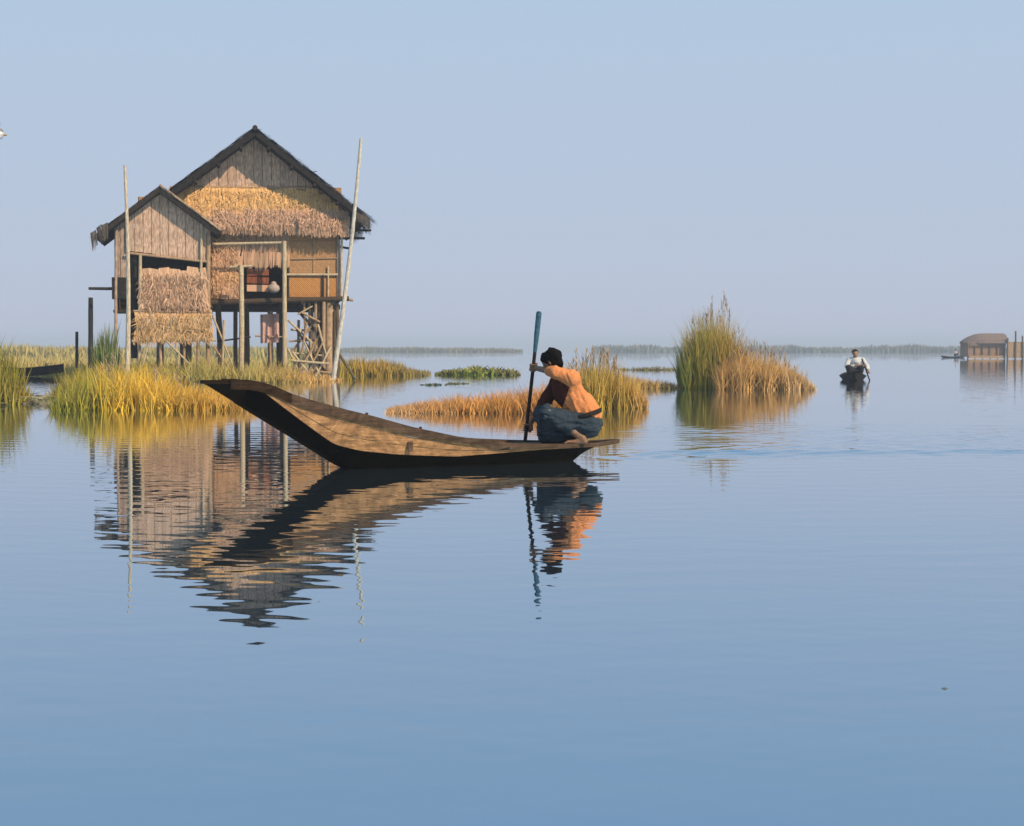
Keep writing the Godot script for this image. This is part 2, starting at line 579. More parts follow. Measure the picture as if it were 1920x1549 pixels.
# ---------------------------------------------------------------- distant shores
func shores() -> void:
	var leaf := mat(Color.WHITE, 0.95, "", 1.0, 0.0, true)
	# olive reed bed beyond the house
	var m := MB.new()
	var prof := []
	for k in 42:
		prof.append([-110.0 + k * 2.2, 1.9 + 0.2 * sin(k * 1.7) + 0.2 * sin(k * 0.6)])
	blades(m, 16000, prof, -6.0, 6.0, [[-110.0, Color(0.36, 0.29, 0.08)], [-50.0, Color(0.38, 0.31, 0.09)], [-18.0, Color(0.26, 0.22, 0.07)]], 0.30, 0.14)
	var o := obj("reed_bed", m, leaf, null, Transform3D(Basis.IDENTITY, Vector3(-4.0, 0, -190.0)))
	tag(o, "long olive reed bed on the far shore behind the stilt house", "reed bed", "", "stuff")
	m = MB.new()
	prof = []
	for k in 30:
		prof.append([-22.0 + k * 1.05, 0.95 + 0.1 * sin(k * 1.7) + 0.08 * sin(k * 0.7)])
	blades(m, 12000, prof, -28.0, 26.0, [[-22.0, Color(0.40, 0.31, 0.10)], [-2.0, Color(0.46, 0.36, 0.14)], [8.5, Color(0.36, 0.28, 0.08)]], 0.12, 0.2)
	o = obj("marsh_grass", m, leaf, null, Transform3D(Basis.IDENTITY, Vector3(-24.0, 0, -96.0)))
	tag(o, "broad tan marsh meadow between the left bank and the far reed bed", "marsh grass", "", "stuff")
	# darker low bank further out, centre
	m = MB.new()
	prof = []
	for k in 52:
		prof.append([-160.0 + k * 4.0, 2.5 * clampf((56.0 - k) / 8.0, 0, 1) + 0.15 * sin(k * 1.3) + 0.2 * sin(k * 0.37)])
	blades(m, 16000, prof, -6.0, 6.0, [[-160.0, Color(0.16, 0.15, 0.05)], [48.0, Color(0.12, 0.12, 0.05)]], 0.8, 0.16)
	o = obj("marsh_bank", m, leaf, null, Transform3D(Basis.IDENTITY, Vector3(-40.0, 0, -620.0)))
	tag(o, "thin dark marsh bank on the horizon between house and paddler", "marsh", "", "stuff")
	# hazy tree line on the right
	m = MB.new()
	prof = []
	for k in 90:
		prof.append([-180.0 + k * 5.0, 3.3 + 0.5 * sin(k * 1.9) + 0.7 * sin(k * 0.53) + 0.3 * sin(k * 4.1)])
	blades(m, 20000, prof, -7.0, 7.0, [[-150.0, Color(0.10, 0.13, 0.09)], [210.0, Color(0.10, 0.12, 0.10)]], 0.9, 0.14)
	o = obj("tree_line", m, leaf, null, Transform3D(Basis.IDENTITY, Vector3(215.0, 0, -640.0)))
	tag(o, "hazy low tree line on the far shore behind the distant boatman", "trees", "", "stuff")

# ---------------------------------------------------------------- the stilt house
var thatch_meshes := []
func thatch_sheet(sd: int) -> ArrayMesh:
	# straw stems lying side by side, ends uneven; unit sheet 1 wide, hanging 1 down
	var r := RandomNumberGenerator.new()
	r.seed = sd
	var m := MB.new()
	for k in 12:
		var x0 := k / 12.0 - 0.5 + r.randfn(0, 0.012)
		var w := 0.105
		var zz := r.randf_range(0.0, 0.07)
		var end := -1.0 - r.randf_range(-0.12, 0.22)
		var sl := r.randfn(0, 0.035)
		var t := Color.WHITE * r.randf_range(0.6, 1.15)
		t.a = 1.0
		var a := Vector3(x0, 0.06, zz * 0.5); var b := Vector3(x0 + w, 0.06, zz * 0.5 + r.randfn(0, 0.02))
		var c := Vector3(x0 + sl * 0.5, -0.5, zz + 0.03); var d := Vector3(x0 + w + sl * 0.5, -0.5, zz + 0.03 + r.randfn(0, 0.02))
		var e := Vector3(x0 + sl + 0.02, end, zz + 0.05); var f := Vector3(x0 + w + sl - 0.02, end + r.randfn(0, 0.05), zz + 0.05)
		m.quad(a, b, d, c, Vector3(0, 0, 1), t)
		m.quad(c, d, f, e, Vector3(0, 0, 1), t)
	return m.mesh()

# rows of overlapping thatch sheets over the rectangle p (top left), along u (width), down d (height)
func thatch_rows(parent: Node, p: Vector3, u: Vector3, d: Vector3, rows: int, cols: int, mats: Array, called := "thatch_panel", inside = null) -> void:
	var nn := d.cross(u).normalized()
	for r in rows:
		for q in cols:
			var at := p + u * ((q + 0.5 + rng.randfn(0, 0.06)) / cols) + d * (float(r) / rows) + nn * (0.02 + 0.012 * rng.randf())
			if inside != null and not inside.call(at): continue
			var b := Basis(u.normalized() * (u.length() / cols * 1.12), -d.normalized() * (d.length() / rows * rng.randf_range(1.1, 1.35)), nn * 0.45)
			b = b.rotated(nn, rng.randfn(0, 0.09)).rotated(u.normalized(), rng.randfn(0.04, 0.05))
			at += d * rng.randfn(0, 0.12 / rows)
			var mm: Material = mats[clampi(int(float(r) / rows * mats.size() + rng.randfn(0, 0.35)), 0, mats.size() - 1)]
			obj(called, thatch_meshes[rng.randi() % thatch_meshes.size()], mm, parent, Transform3D(b, at))

# loose stems and ends that break up a thatched face
func loose_straw(parent: Node, p: Vector3, u: Vector3, d: Vector3, count: int, cols: Array, material: Material, spread := 0.7, long := 0.34) -> void:
	var m := MB.new()
	var nn := d.cross(u).normalized()
	var uu := u.normalized()
	var dd := d.normalized()
	for k in count:
		var at := p + u * rng.randf() + d * rng.randf() + nn * rng.randf_range(0.02, 0.10)
		var an := rng.randfn(0, spread)
		var dir := (dd * cos(an) + uu * sin(an) + nn * rng.randfn(0.1, 0.18)).normalized()
		var side := nn.cross(dir).normalized()
		var c: Color = cols[rng.randi() % cols.size()] * rng.randf_range(0.72, 1.15)
		m.blade(at, dir, side, long * rng.randf_range(0.4, 1.2), rng.randf_range(0.012, 0.034), nn * rng.randfn(0, 0.03) + dd * 0.03, c, c * 0.8)
	var o := obj("loose_straw", m, material, parent)
	o.set_meta("kind", "stuff")

func bar(parent: Node, called: String, a: Vector3, b: Vector3, r0: float, r1: float, material: Material, sides := 8) -> MeshInstance3D:
	var m := MB.new()
	var mid := a.lerp(b, 0.5) + Vector3(rng.randfn(0, 0.25), rng.randfn(0, 0.1), rng.randfn(0, 0.25)) * minf(r0, 0.1)
	m.tube([a, mid, b], [r0, (r0 + r1) * 0.5 * rng.randf_range(0.95, 1.06), r1], sides)
	return obj(called, m, material, parent)

func slab(parent: Node, called: String, a: Vector3, b: Vector3, depth: Vector3, up: Vector3, material: Material) -> MeshInstance3D:
	# a plate from edge a-b, running along depth, thickened by up
	var m := MB.new()
	var q := [a, b, b + depth, a + depth]
	m.quad(q[0], q[1], q[2], q[3], -up)
	m.quad(q[0] + up, q[1] + up, q[2] + up, q[3] + up, up)
	var mid: Vector3 = (q[0] + q[2]) * 0.5
	for k in 4:
		m.quad(q[k], q[(k + 1) % 4], q[(k + 1) % 4] + up, q[k] + up, (q[k] + q[(k + 1) % 4]) * 0.5 - mid)
	return obj(called, m, material, parent)

func boards(parent: Node, called: String, x0: float, x1: float, count: int, bottom: Callable, top: Callable, z: float, mats: Array, thick := 0.035) -> void:
	var w := (x1 - x0) / count
	for k in count:
		var a := x0 + w * k + 0.008
		var b := x0 + w * (k + 1) - 0.008
		var poly := PackedVector2Array()
		poly.append(Vector2(a, bottom.call(a) + rng.randfn(0, 0.012)))
		poly.append(Vector2(b, bottom.call(b) + rng.randfn(0, 0.012)))
		if top.call(b) > bottom.call(b) + 0.02: poly.append(Vector2(b, top.call(b)))
		var mid := (a + b) * 0.5
		if top.call(mid) > maxf(top.call(a), top.call(b)) - 0.001 and top.call(mid) > bottom.call(mid): poly.append(Vector2(mid, top.call(mid)))
		if top.call(a) > bottom.call(a) + 0.02: poly.append(Vector2(a, top.call(a)))
		if poly.size() < 3: continue
		var m := MB.new()
		var dz := rng.randf_range(-0.012, 0.012)
		m.prism(poly, z - thick + dz, z + dz)
		obj(called, m, mats[rng.randi() % mats.size()], parent)

func house() -> void:
	for k in 5: thatch_meshes.append(thatch_sheet(40 + k))
	var h := thing("stilt_house", "weathered bamboo and thatch stilt house with two gables standing over the lake", "house", Vector3(-11.273, 0.000, -59.004), 0.1888)
	var grey1 := mat(lin(0.74, 0.51, 0.385), 0.9, "grain", 0.8, 0.5)
	var grey2 := mat(lin(0.60, 0.43, 0.34), 0.9, "grain", 0.8, 0.5)
	var grey3 := mat(lin(0.82, 0.56, 0.42), 0.9, "grain", 0.8, 0.5)
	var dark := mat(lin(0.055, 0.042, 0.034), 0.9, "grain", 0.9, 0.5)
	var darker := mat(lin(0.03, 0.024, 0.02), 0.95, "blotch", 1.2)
	var post := mat(lin(0.60, 0.40, 0.25), 0.85, "grain", 1.1, 0.4)
	var dark_post := mat(lin(0.20, 0.135, 0.085), 0.9, "grain", 1.1, 0.4)  # darker brown copy of the post colour, used for most stilts
	var beam := mat(lin(0.11, 0.075, 0.05), 0.9, "grain", 1.0, 0.4)
	var pole := mat(lin(0.78, 0.62, 0.42), 0.7, "grain", 1.0, 0.2)
	var mat_wall := mat(lin(0.62, 0.37, 0.20), 0.9, "weave", 2.6, 0.3)
	var mat_wall2 := mat(lin(0.46, 0.29, 0.17), 0.9, "weave", 2.6, 0.3)
	var orange := mat(lin(0.72, 0.36, 0.13), 0.85, "weave", 3.2, 0.3)
	var red := mat(lin(0.36, 0.11, 0.045), 0.8, "grain", 1.0, 0.3)
	var roof_mat := mat(lin(0.030, 0.024, 0.021), 0.95, "blotch", 1.5, 1.0)
	var straw := func(r, g, b): return mat(lin(r, g, b), 0.95, "", 1.0, 0.0, true)
	var th_bright: Material = straw.call(0.76, 0.44, 0.18)
	var th_mid: Material = straw.call(0.64, 0.37, 0.17)
	var th_pink: Material = straw.call(0.56, 0.33, 0.21)
	var th_brown: Material = straw.call(0.42, 0.26, 0.165)
	var th_tan: Material = straw.call(0.64, 0.39, 0.24)
	var th_white: Material = straw.call(1.0, 1.0, 1.0)
	var th_roof: Material = straw.call(0.10, 0.08, 0.065)

	# ---- main roof: two thatched slopes, front verge 1.1 m ahead of the wall
	var ap := Vector3(1.151, 9.750, 1.080)
	var er := Vector3(5.571, 6.333, 1.080)
	var el := Vector3(-3.212, 6.413, 1.080)
	var back := Vector3(0, 0, -9.9)
	for sd in [[el, ap], [ap, er]]:
		var e: Vector3 = sd[0]
		var f: Vector3 = sd[1]
		var along := (f - e).normalized()
		var up := Vector3(-along.y, along.x, 0) * -0.24
		var s := slab(h, "roof_slope", e, f, back, up * 0.9, roof_mat)
		var eave := e if e.y < f.y else f
		var ridge := f if e.y < f.y else e
		var rows := 7
		# courses of thatch laid on the slope
		for r in rows:
			for q in 12:
				var at := ridge.lerp(eave, float(r) / rows) + back * ((q + 0.5) / 12.0) + Vector3(0, 0.03, 0)
				var down := (eave - ridge).normalized()
				var wv := Vector3(0, 0, -1) if down.x > 0 else Vector3(0, 0, 1)
				var nrm := wv.cross(-down).normalized()
				if nrm.y < 0: nrm = -nrm
				var b := Basis(Vector3(0, 0, 0.9), -down * ((eave - ridge).length() / rows * 1.25), nrm * 0.5)
				obj("thatch_panel", thatch_meshes[rng.randi() % 5], th_roof, s, Transform3D(b, at))
	bar(h, "ridge_pole", ap + Vector3(0, 0.0, 0.12), ap + back, 0.10, 0.09, dark)
	# rafters and purlins seen from below
	for k in 5:
		var t := k / 4.0
		for sd in [[ap, er], [ap, el]]:
			var p: Vector3 = sd[0].lerp(sd[1], 0.12 + 0.8 * t) + Vector3(0, -0.34, -0.02)
			bar(h, "purlin", p, p + Vector3(0, 0, -9.4), 0.06, 0.055, dark)
	# ragged straw along the right eave
	thatch_rows(h, er + Vector3(-0.30, 0.12, 0.02), Vector3(0, 0, -9.0), Vector3(0.22, -0.42, 0), 1, 14, [th_roof], "eave_fringe")
	thatch_rows(h, er + Vector3(-0.55, 0.34, 0.06), Vector3(0.55, -0.42, 0), Vector3(0, -0.32, 0), 1, 2, [th_roof], "eave_fringe")

	for sd in [[ap, er, 1.0], [ap, el, -1.0]]:
		var e2: Vector3 = sd[0] + Vector3(0, 0.05, -0.35)
		loose_straw(h, e2, sd[1] - sd[0], Vector3(0, -0.06, 0.36), 260, [Color(0.05, 0.04, 0.032), Color(0.03, 0.025, 0.02)], th_white, 0.9, 0.26)
	# ---- main gable boards, behind the verge
	var ax := 1.118
	var ay := 9.690
	var sr := (9.690 - 6.168) / (5.592 - 1.118)
	var sl := (9.690 - 6.377) / (1.118 - -3.314)
	var roof_at := func(x: float) -> float: return ay - (x - ax) * sr if x > ax else ay - (ax - x) * sl
	boards(h, "gable_board", -3.314, 5.549, 26, func(_x): return 7.128, roof_at, 0.0, [grey1, grey2, grey3])
	bar(h, "collar_beam", Vector3(-2.126, 7.517, 0.050), Vector3(4.209, 7.603, 0.050), 0.05, 0.05, post)

	# ---- pent awning of thatch between gable and wall
	var inside_roof := func(q: Vector3) -> bool: return q.y < roof_at.call(q.x) - 0.18
	thatch_rows(h, Vector3(-2.044, 7.517, 0.060), Vector3(4.741 - -2.078, 0, 0), Vector3(-2.040, 5.878, 0.620) - Vector3(-2.044, 7.517, 0.060), 6, 17, [th_bright, th_bright, th_mid, th_pink, th_pink, th_pink], "thatch_panel", inside_roof)
	slab(h, "awning_mat", Vector3(-1.578, 7.509, 0.030), Vector3(4.549, 7.633, 0.030), Vector3(-1.578, 5.974, 0.540) - Vector3(-1.578, 7.509, 0.030), Vector3(0, -0.03, -0.03), mat_wall2)
	thatch_rows(h, Vector3(-0.461, 6.048, 0.600), Vector3(4.733 - -0.492, 0, 0), Vector3(0, -0.30, 0.03), 1, 14, [th_brown], "eave_fringe")
	bar(h, "awning_pole", Vector3(-0.544, 5.992, 0.520), Vector3(5.009, 5.993, 0.520), 0.05, 0.045, dark)

	loose_straw(h, Vector3(-1.576, 7.417, 0.120), Vector3(4.119, 7.530, 0.120) - Vector3(-1.576, 7.417, 0.120), Vector3(-1.577, 6.649, 0.360) - Vector3(-1.576, 7.417, 0.120), 800, [Color(0.80, 0.48, 0.20), Color(0.70, 0.41, 0.17), Color(0.58, 0.38, 0.17)], th_white)
	loose_straw(h, Vector3(-0.457, 6.665, 0.400), Vector3(4.727, 6.756, 0.400) - Vector3(-0.457, 6.665, 0.400), Vector3(-0.461, 5.985, 0.620) - Vector3(-0.457, 6.665, 0.400), 900, [Color(0.58, 0.35, 0.23), Color(0.5, 0.3, 0.2), Color(0.7, 0.45, 0.3)], th_white)

	# ---- main walls of matting
	var wl := -3.314
	var wr := 4.355
	var fl := 3.196
	var wt := 7.128
	var sec := [[wl, -0.497], [-0.497, 0.412], [0.412, 2.413], [2.413, 3.424], [3.424, wr]]
	for k in sec.size():
		var m := MB.new()
		var y0 := fl
		if k == 2: y0 = 4.453
		m.box(Vector3((sec[k][0] + sec[k][1]) * 0.5, (y0 + wt) * 0.5, -0.03), Vector3(sec[k][1] - sec[k][0] - 0.02, wt - y0, 0.05))
		obj("wall_mat", m, mat_wall2 if k == 2 else mat_wall, h)
	# side and back walls
	for q in [[wl, wl, -0.06, -8.2], [wr, wr, -0.06, -8.2], [wl, wr, -8.2, -8.2]]:
		var m := MB.new()
		m.box(Vector3((q[0] + q[1]) * 0.5, (fl + wt) * 0.5, (q[2] + q[3]) * 0.5), Vector3(absf(q[1] - q[0]) + 0.05, wt - fl, absf(q[3] - q[2]) + 0.05))
		obj("wall_mat", m, mat_wall2, h)
	boards(h, "gable_board", -3.314, 5.549, 14, func(_x): return 7.128, roof_at, -8.2, [grey2])
	# shaggy straw over the wall left of the doorway
	thatch_rows(h, Vector3(-0.467, 5.866, 0.030), Vector3(0.578 - -0.497, 0, 0), Vector3(0, 3.279 - 5.876, 0.05), 5, 3, [th_brown, th_tan, th_mid, th_mid, th_tan])
	thatch_rows(h, Vector3(0.666, 5.882, 0.030), Vector3(2.413 - 0.640, 0, 0), Vector3(0, 4.453 - 5.876, 0.04), 3, 4, [th_brown, th_pink, th_pink])
	# mat panels and battens right of the doorway
	for q in [[540, 588, 450, 512, 0], [589, 631, 448, 512, 0], [541, 604, 519, 557, 1], [607, 631, 519, 557, 1]]:
		var m := MB.new()
		var x0: float = lerpf(2.411, 4.330, (q[0] - 540.0) / 91.0)
		var x1: float = lerpf(2.411, 4.330, (q[1] - 540.0) / 91.0)
		var y1: float = lerpf(5.537, 3.256, (q[2] - 448.0) / 109.0)
		var y0: float = lerpf(5.537, 3.256, (q[3] - 448.0) / 109.0)
		m.box(Vector3((x0 + x1) * 0.5, (y0 + y1) * 0.5, 0.03 + 0.02 * q[4]), Vector3(x1 - x0 - 0.03, y1 - y0 - 0.03, 0.04))
		obj("mat_panel", m, orange if q[4] else mat_wall, h)
	bar(h, "batten", Vector3(2.379, 4.156, 0.100), Vector3(4.400, 4.175, 0.100), 0.05, 0.05, pole)
	bar(h, "batten", Vector3(2.530, 4.770, 0.080), Vector3(4.362, 4.833, 0.080), 0.03, 0.03, post)
	bar(h, "batten", Vector3(3.785, 4.147, 0.120), Vector3(3.780, 3.215, 0.120), 0.04, 0.04, dark)
	bar(h, "batten", Vector3(3.998, 4.488, 0.120), Vector3(3.991, 3.174, 0.120), 0.04, 0.04, pole)
	bar(h, "batten", Vector3(3.438, 5.646, 0.070), Vector3(3.430, 4.167, 0.070), 0.03, 0.03, post)
	bar(h, "corner_post", Vector3(4.414, 5.939, 0.020), Vector3(4.400, 3.095, 0.020), 0.085, 0.085, grey2)
	bar(h, "corner_post", Vector3(4.546, 5.756, 0.220), Vector3(4.513, 3.217, 0.220), 0.05, 0.05, pole)
	# doorway with its reddish boards and a pale hanging gourd
	for k in 3:
		var m := MB.new()
		var y := lerpf(4.244, 3.615, k / 2.0)
		m.box(Vector3(1.243, y, -0.02 - 0.01 * k), Vector3(0.86, 0.26, 0.03), Basis(Vector3(0, 0, 1), rng.randfn(0, 0.03)))
		obj("door_board", m, red if k < 2 else th_pink, h)
	var gourd := MB.new()
	gourd.ball(Vector3(1.853, 3.604, 0.100), Vector3(0.25, 0.19, 0.2))
	gourd.ball(Vector3(1.854, 3.772, 0.100), Vector3(0.12, 0.12, 0.12))
	obj("gourd", gourd, mat(lin(0.55, 0.42, 0.36), 0.7, "blotch", 2.0), h)
	bar(h, "door_frame", Vector3(0.593, 4.456, 0.050), Vector3(0.584, 3.197, 0.050), 0.06, 0.06, dark)
	bar(h, "door_frame", Vector3(2.425, 4.475, 0.050), Vector3(2.417, 3.209, 0.050), 0.06, 0.06, dark)

	# ---- floor on beams
	slab(h, "floor", Vector3(wl - 0.1, fl - 0.02, 0.25), Vector3(wr + 0.1, fl - 0.02, 0.25), Vector3(0, 0, -8.6), Vector3(0, -0.10, 0), dark)
	bar(h, "floor_beam", Vector3(-0.816, 3.014, 0.300), Vector3(4.803, 3.216, 0.300), 0.12, 0.10, beam)
	for z in [-2.4, -4.9, -7.6]:
		bar(h, "floor_beam", Vector3(wl - 0.3, fl - 0.24, z), Vector3(wr + 0.3, fl - 0.24, z), 0.11, 0.11, dark)
	for k in 7:
		var x := lerpf(wl + 0.3, wr - 0.2, k / 6.0)
		bar(h, "floor_joist", Vector3(x, fl - 0.16, 0.45), Vector3(x, fl - 0.16, -8.3), 0.06, 0.06, dark)

	# ---- stilts
	var foot := -0.6
	for q in [[617, 0.15, 0.15, 0], [600, -0.3, 0.09, 0], [632, 0.05, 0.08, 1], [525, -2.4, 0.20, 1], [458, -2.4, 0.17, 1], [407, -1.5, 0.12, 1], [582, -4.9, 0.12, 1], [352, -2.4, 0.14, 1], [300, -2.4, 0.14, 1], [505, -7.6, 0.13, 0], [612, -7.6, 0.13, 1], [440, -7.6, 0.10, 1], [628, -4.9, 0.13, 1], [340, -7.6, 0.13, 1]]:
		var x: float = lerpf(-2.543, 4.355, (q[0] - 300.0) / 332.0) * (1.0 - q[1] / 60.0)
		bar(h, "stilt", Vector3(x + rng.randfn(0, 0.05), foot, q[1] + rng.randfn(0, 0.1)), Vector3(x, fl - 0.1, q[1]), q[2] * 1.05, q[2], post if q[3] == 0 else dark_post)
	# braces and loose sticks below the floor, right end
	for q in [
		[Vector3(2.632, 3.004, -0.100), Vector3(3.962, 1.349, 0.100), 0.075, dark], [Vector3(3.928, 2.963, 0.100), Vector3(2.531, 1.052, 0.000), 0.05, post],
		[Vector3(2.405, 2.361, 0.200), Vector3(3.784, 1.009, 0.200), 0.05, pole], [Vector3(2.446, 1.517, 0.100), Vector3(4.132, 1.604, 0.100), 0.04, post],
		[Vector3(3.871, 2.111, 0.250), Vector3(2.723, 0.249, 0.300), 0.045, post], [Vector3(2.733, 1.981, 0.300), Vector3(3.897, 0.247, 0.350), 0.05, dark],
		[Vector3(2.498, 1.052, 0.300), Vector3(4.115, 0.924, 0.300), 0.04, pole], [Vector3(3.043, 3.085, 0.100), Vector3(3.097, 1.518, 0.100), 0.05, post],
		[Vector3(3.501, 3.169, 0.200), Vector3(3.441, -0.009, 0.200), 0.06, post], [Vector3(3.270, 1.517, 0.400), Vector3(3.345, -0.047, 0.400), 0.045, pole],
		[Vector3(3.019, 1.516, 0.400), Vector3(3.676, 0.081, 0.500), 0.04, pole], [Vector3(3.774, 1.517, 0.400), Vector3(3.047, -0.002, 0.500), 0.04, post],
		[Vector3(2.783, 2.573, 0.200), Vector3(3.373, 2.914, 0.200), 0.035, pole], [Vector3(3.714, 3.087, 0.150), Vector3(3.705, 1.349, 0.150), 0.04, dark],
		[Vector3(2.511, 0.462, 0.400), Vector3(4.189, 0.246, 0.400), 0.045, post],
		[Vector3(3.810, 3.083, 0.300), Vector3(3.793, -0.093, 0.300), 0.08, post], [Vector3(3.668, 3.129, -1.200), Vector3(3.672, -0.125, -1.200), 0.07, post], [Vector3(3.302, 3.071, -0.800), Vector3(3.305, -0.115, -0.800), 0.06, pole],
		[Vector3(2.862, 2.378, -0.600), Vector3(2.868, -0.109, -0.600), 0.06, post], [Vector3(2.552, 1.095, 0.500), Vector3(3.418, -0.085, 0.600), 0.05, pole], [Vector3(3.389, 1.305, 0.500), Vector3(2.582, -0.082, 0.600), 0.05, post],
		[Vector3(2.386, 1.221, 0.500), Vector3(2.921, -0.001, 0.500), 0.045, pole], [Vector3(4.068, 1.306, 0.400), Vector3(3.382, -0.003, 0.500), 0.045, pole], [Vector3(2.947, 2.656, 0.300), Vector3(3.658, 2.279, 0.300), 0.05, post],
		[Vector3(2.516, 1.984, 0.000), Vector3(4.056, 1.903, 0.000), 0.05, pole], [Vector3(2.504, 0.759, 0.600), Vector3(4.009, 0.630, 0.600), 0.05, pole], [Vector3(3.128, 2.275, 0.400), Vector3(2.933, 1.095, 0.400), 0.05, post], [Vector3(3.568, 2.193, 0.400), Vector3(3.897, 0.925, 0.400), 0.045, pole], [Vector3(4.174, 2.791, 0.200), Vector3(3.745, 1.518, 0.200), 0.035, pole]]:
		bar(h, "brace", q[0], q[1], q[2], q[2] * 0.9, q[3])
	# loose sticks between the left stilts
	for q in [
		[Vector3(-0.526, 2.536, 1.200), Vector3(0.267, 0.477, 1.200), 0.04, pole], [Vector3(-0.083, 2.333, 1.200), Vector3(-0.182, 0.025, 1.200), 0.05, pole],
		[Vector3(-0.333, 1.510, 1.000), Vector3(0.931, 1.677, 1.000), 0.035, dark], [Vector3(1.123, 1.732, -0.500), Vector3(2.218, 1.691, -0.500), 0.035, post],
		[Vector3(1.690, 1.516, 0.200), Vector3(1.722, -0.003, 0.200), 0.05, post], [Vector3(-0.496, 1.303, 1.200), Vector3(0.426, -0.019, 1.200), 0.04, post]]:
		bar(h, "brace", q[0], q[1], q[2], q[2] * 0.9, q[3])
	# faded cloth hung between the rear stilts
	var cl := MB.new()
	for k in 8:
		var t0 := k / 8.0
		var t1 := (k + 1) / 8.0
		var pa := Vector3(1.339, 2.583, -0.500).lerp(Vector3(2.076, 2.629, -0.500), t0) + Vector3(0, 0, 0.12 * sin(t0 * 9.0))
		var pb := Vector3(1.339, 2.583, -0.500).lerp(Vector3(2.076, 2.629, -0.500), t1) + Vector3(0, 0, 0.12 * sin(t1 * 9.0))
		var dn := Vector3(0, -1.15, 0)
		cl.quad(pa, pb, pb + dn, pa + dn, Vector3(0, 0, 1))
		cl.quad(pa + Vector3(0, 0, -0.012), pb + Vector3(0, 0, -0.012), pb + dn + Vector3(0, 0, -0.012), pa + dn + Vector3(0, 0, -0.012), Vector3(0, 0, -1))
	obj("hanging_cloth", cl, mat(lin(0.74, 0.46, 0.40), 0.95, "cloth", 2.0), h)

	# ---- annex: front gable two metres ahead of the main wall
	var az := 2.0
	var vz := 2.5
	var a0 := Vector3(-2.409, 7.273, 2.480)
	var a1 := Vector3(-4.800, 5.394, 2.480)
	var a2 := Vector3(-0.212, 5.639, 2.480)
	for sd in [[a1, a0], [a0, a2]]:
		var e: Vector3 = sd[0]
		var f: Vector3 = sd[1]
		var along := (f - e).normalized()
		var s := slab(h, "annex_roof_slope", e, f, Vector3(0, 0, -3.6 if e.x < a0.x - 0.1 else -2.55), Vector3(along.y, -along.x, 0) * 0.17, roof_mat)
		var eave := e if e.y < f.y else f
		for r in 5:
			for q in 4:
				var down := (eave - a0).normalized()
				var nrm := Vector3(0, 0, 1).cross(down).normalized()
				if nrm.y < 0: nrm = -nrm
				obj("thatch_panel", thatch_meshes[rng.randi() % 5], th_roof, s, Transform3D(Basis(Vector3(0, 0, 0.66), -down * ((eave - a0).length() / 5.0 * 1.2), nrm * 0.4), a0.lerp(eave, r / 5.0) + Vector3(0, 0.02, -0.3 - 0.6 * q)))
	# verge boards: sunlight painted into the pale one on the sunlit slope, other dark
	slab(h, "barge_board", a0 + Vector3(-0.02, 0.03, 0.005), a2 + Vector3(0.03, 0.02, 0.005), Vector3(0, 0, -0.14), Vector3(0.03, 0.085, 0), mat(lin(0.62, 0.44, 0.31), 0.85, "grain", 1.0))
	slab(h, "barge_board", a1 + Vector3(0, -0.17, 0.01), a0 + Vector3(0, -0.17, 0.01), Vector3(0, 0, -0.05), Vector3(0, 0.17, 0), dark)
	thatch_rows(h, a1 + Vector3(-0.12, 0.18, 0.02), Vector3(0.62, 0.30, 0), Vector3(0, -0.46, 0), 1, 3, [th_roof], "eave_fringe")
	var bx := -2.478
	var by := 7.294
	var bl := (7.294 - 5.477) / (-2.478 - -4.876)
	var br := (7.294 - 5.599) / (-0.241 - -2.478)
	var aroof := func(x: float) -> float: return by - (x - bx) * br if x > bx else by - (bx - x) * bl
	var ylow := func(x: float) -> float: return lerpf(4.911, 4.547, clampf((x - -3.633) / (-0.779 - -3.633), 0, 1))
	boards(h, "gable_board", -3.672, -0.560, 10, ylow, aroof, az, [grey1, grey3, grey3])
	boards(h, "side_board", -4.120, -3.672, 2, func(_x): return 3.372, aroof, az - 0.12, [grey2])
	bar(h, "lintel", Vector3(-3.681, 4.823, 2.050), Vector3(-0.700, 4.516, 2.050), 0.05, 0.05, post)
	# annex side walls and a dark back so that the openings look into a room
	var afl := 2.683
	for x in [-4.052, -0.610]:
		var m := MB.new()
		var yt: float = aroof.call(x)
		m.box(Vector3(x, (afl + yt) * 0.5, 0.95), Vector3(0.05, yt - afl, 1.85))
		obj("wall_mat", m, mat_wall2, h)
	slab(h, "annex_floor", Vector3(-4.171, afl, 1.98), Vector3(-0.529, afl, 1.98), Vector3(0, 0, -1.95), Vector3(0, -0.1, 0), dark)
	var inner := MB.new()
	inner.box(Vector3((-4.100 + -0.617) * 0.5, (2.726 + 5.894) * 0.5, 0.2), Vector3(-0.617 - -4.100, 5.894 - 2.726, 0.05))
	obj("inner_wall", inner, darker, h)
	# shaggy front wall panel and the ragged screen below it
	var backing := MB.new()
	backing.box(Vector3((-3.164 + -0.799) * 0.5, (4.183 + 2.845) * 0.5, az - 0.04), Vector3(-0.799 - -3.164, 4.183 - 2.845, 0.04))
	obj("wall_mat", backing, mat_wall, h)
	thatch_rows(h, Vector3(-3.144, 4.191, 2.020), Vector3(-0.759 - -3.164, 0, 0), Vector3(0, 2.764 - 4.223, 0.12), 4, 7, [th_tan, th_tan, th_tan, th_pink])
	thatch_rows(h, Vector3(-3.350, 2.603, 2.120), Vector3(-0.519 - -3.354, 0, 0), Vector3(0, 1.545 - 2.620, 0.20), 3, 8, [th_mid, th_mid, th_tan], "screen_panel")
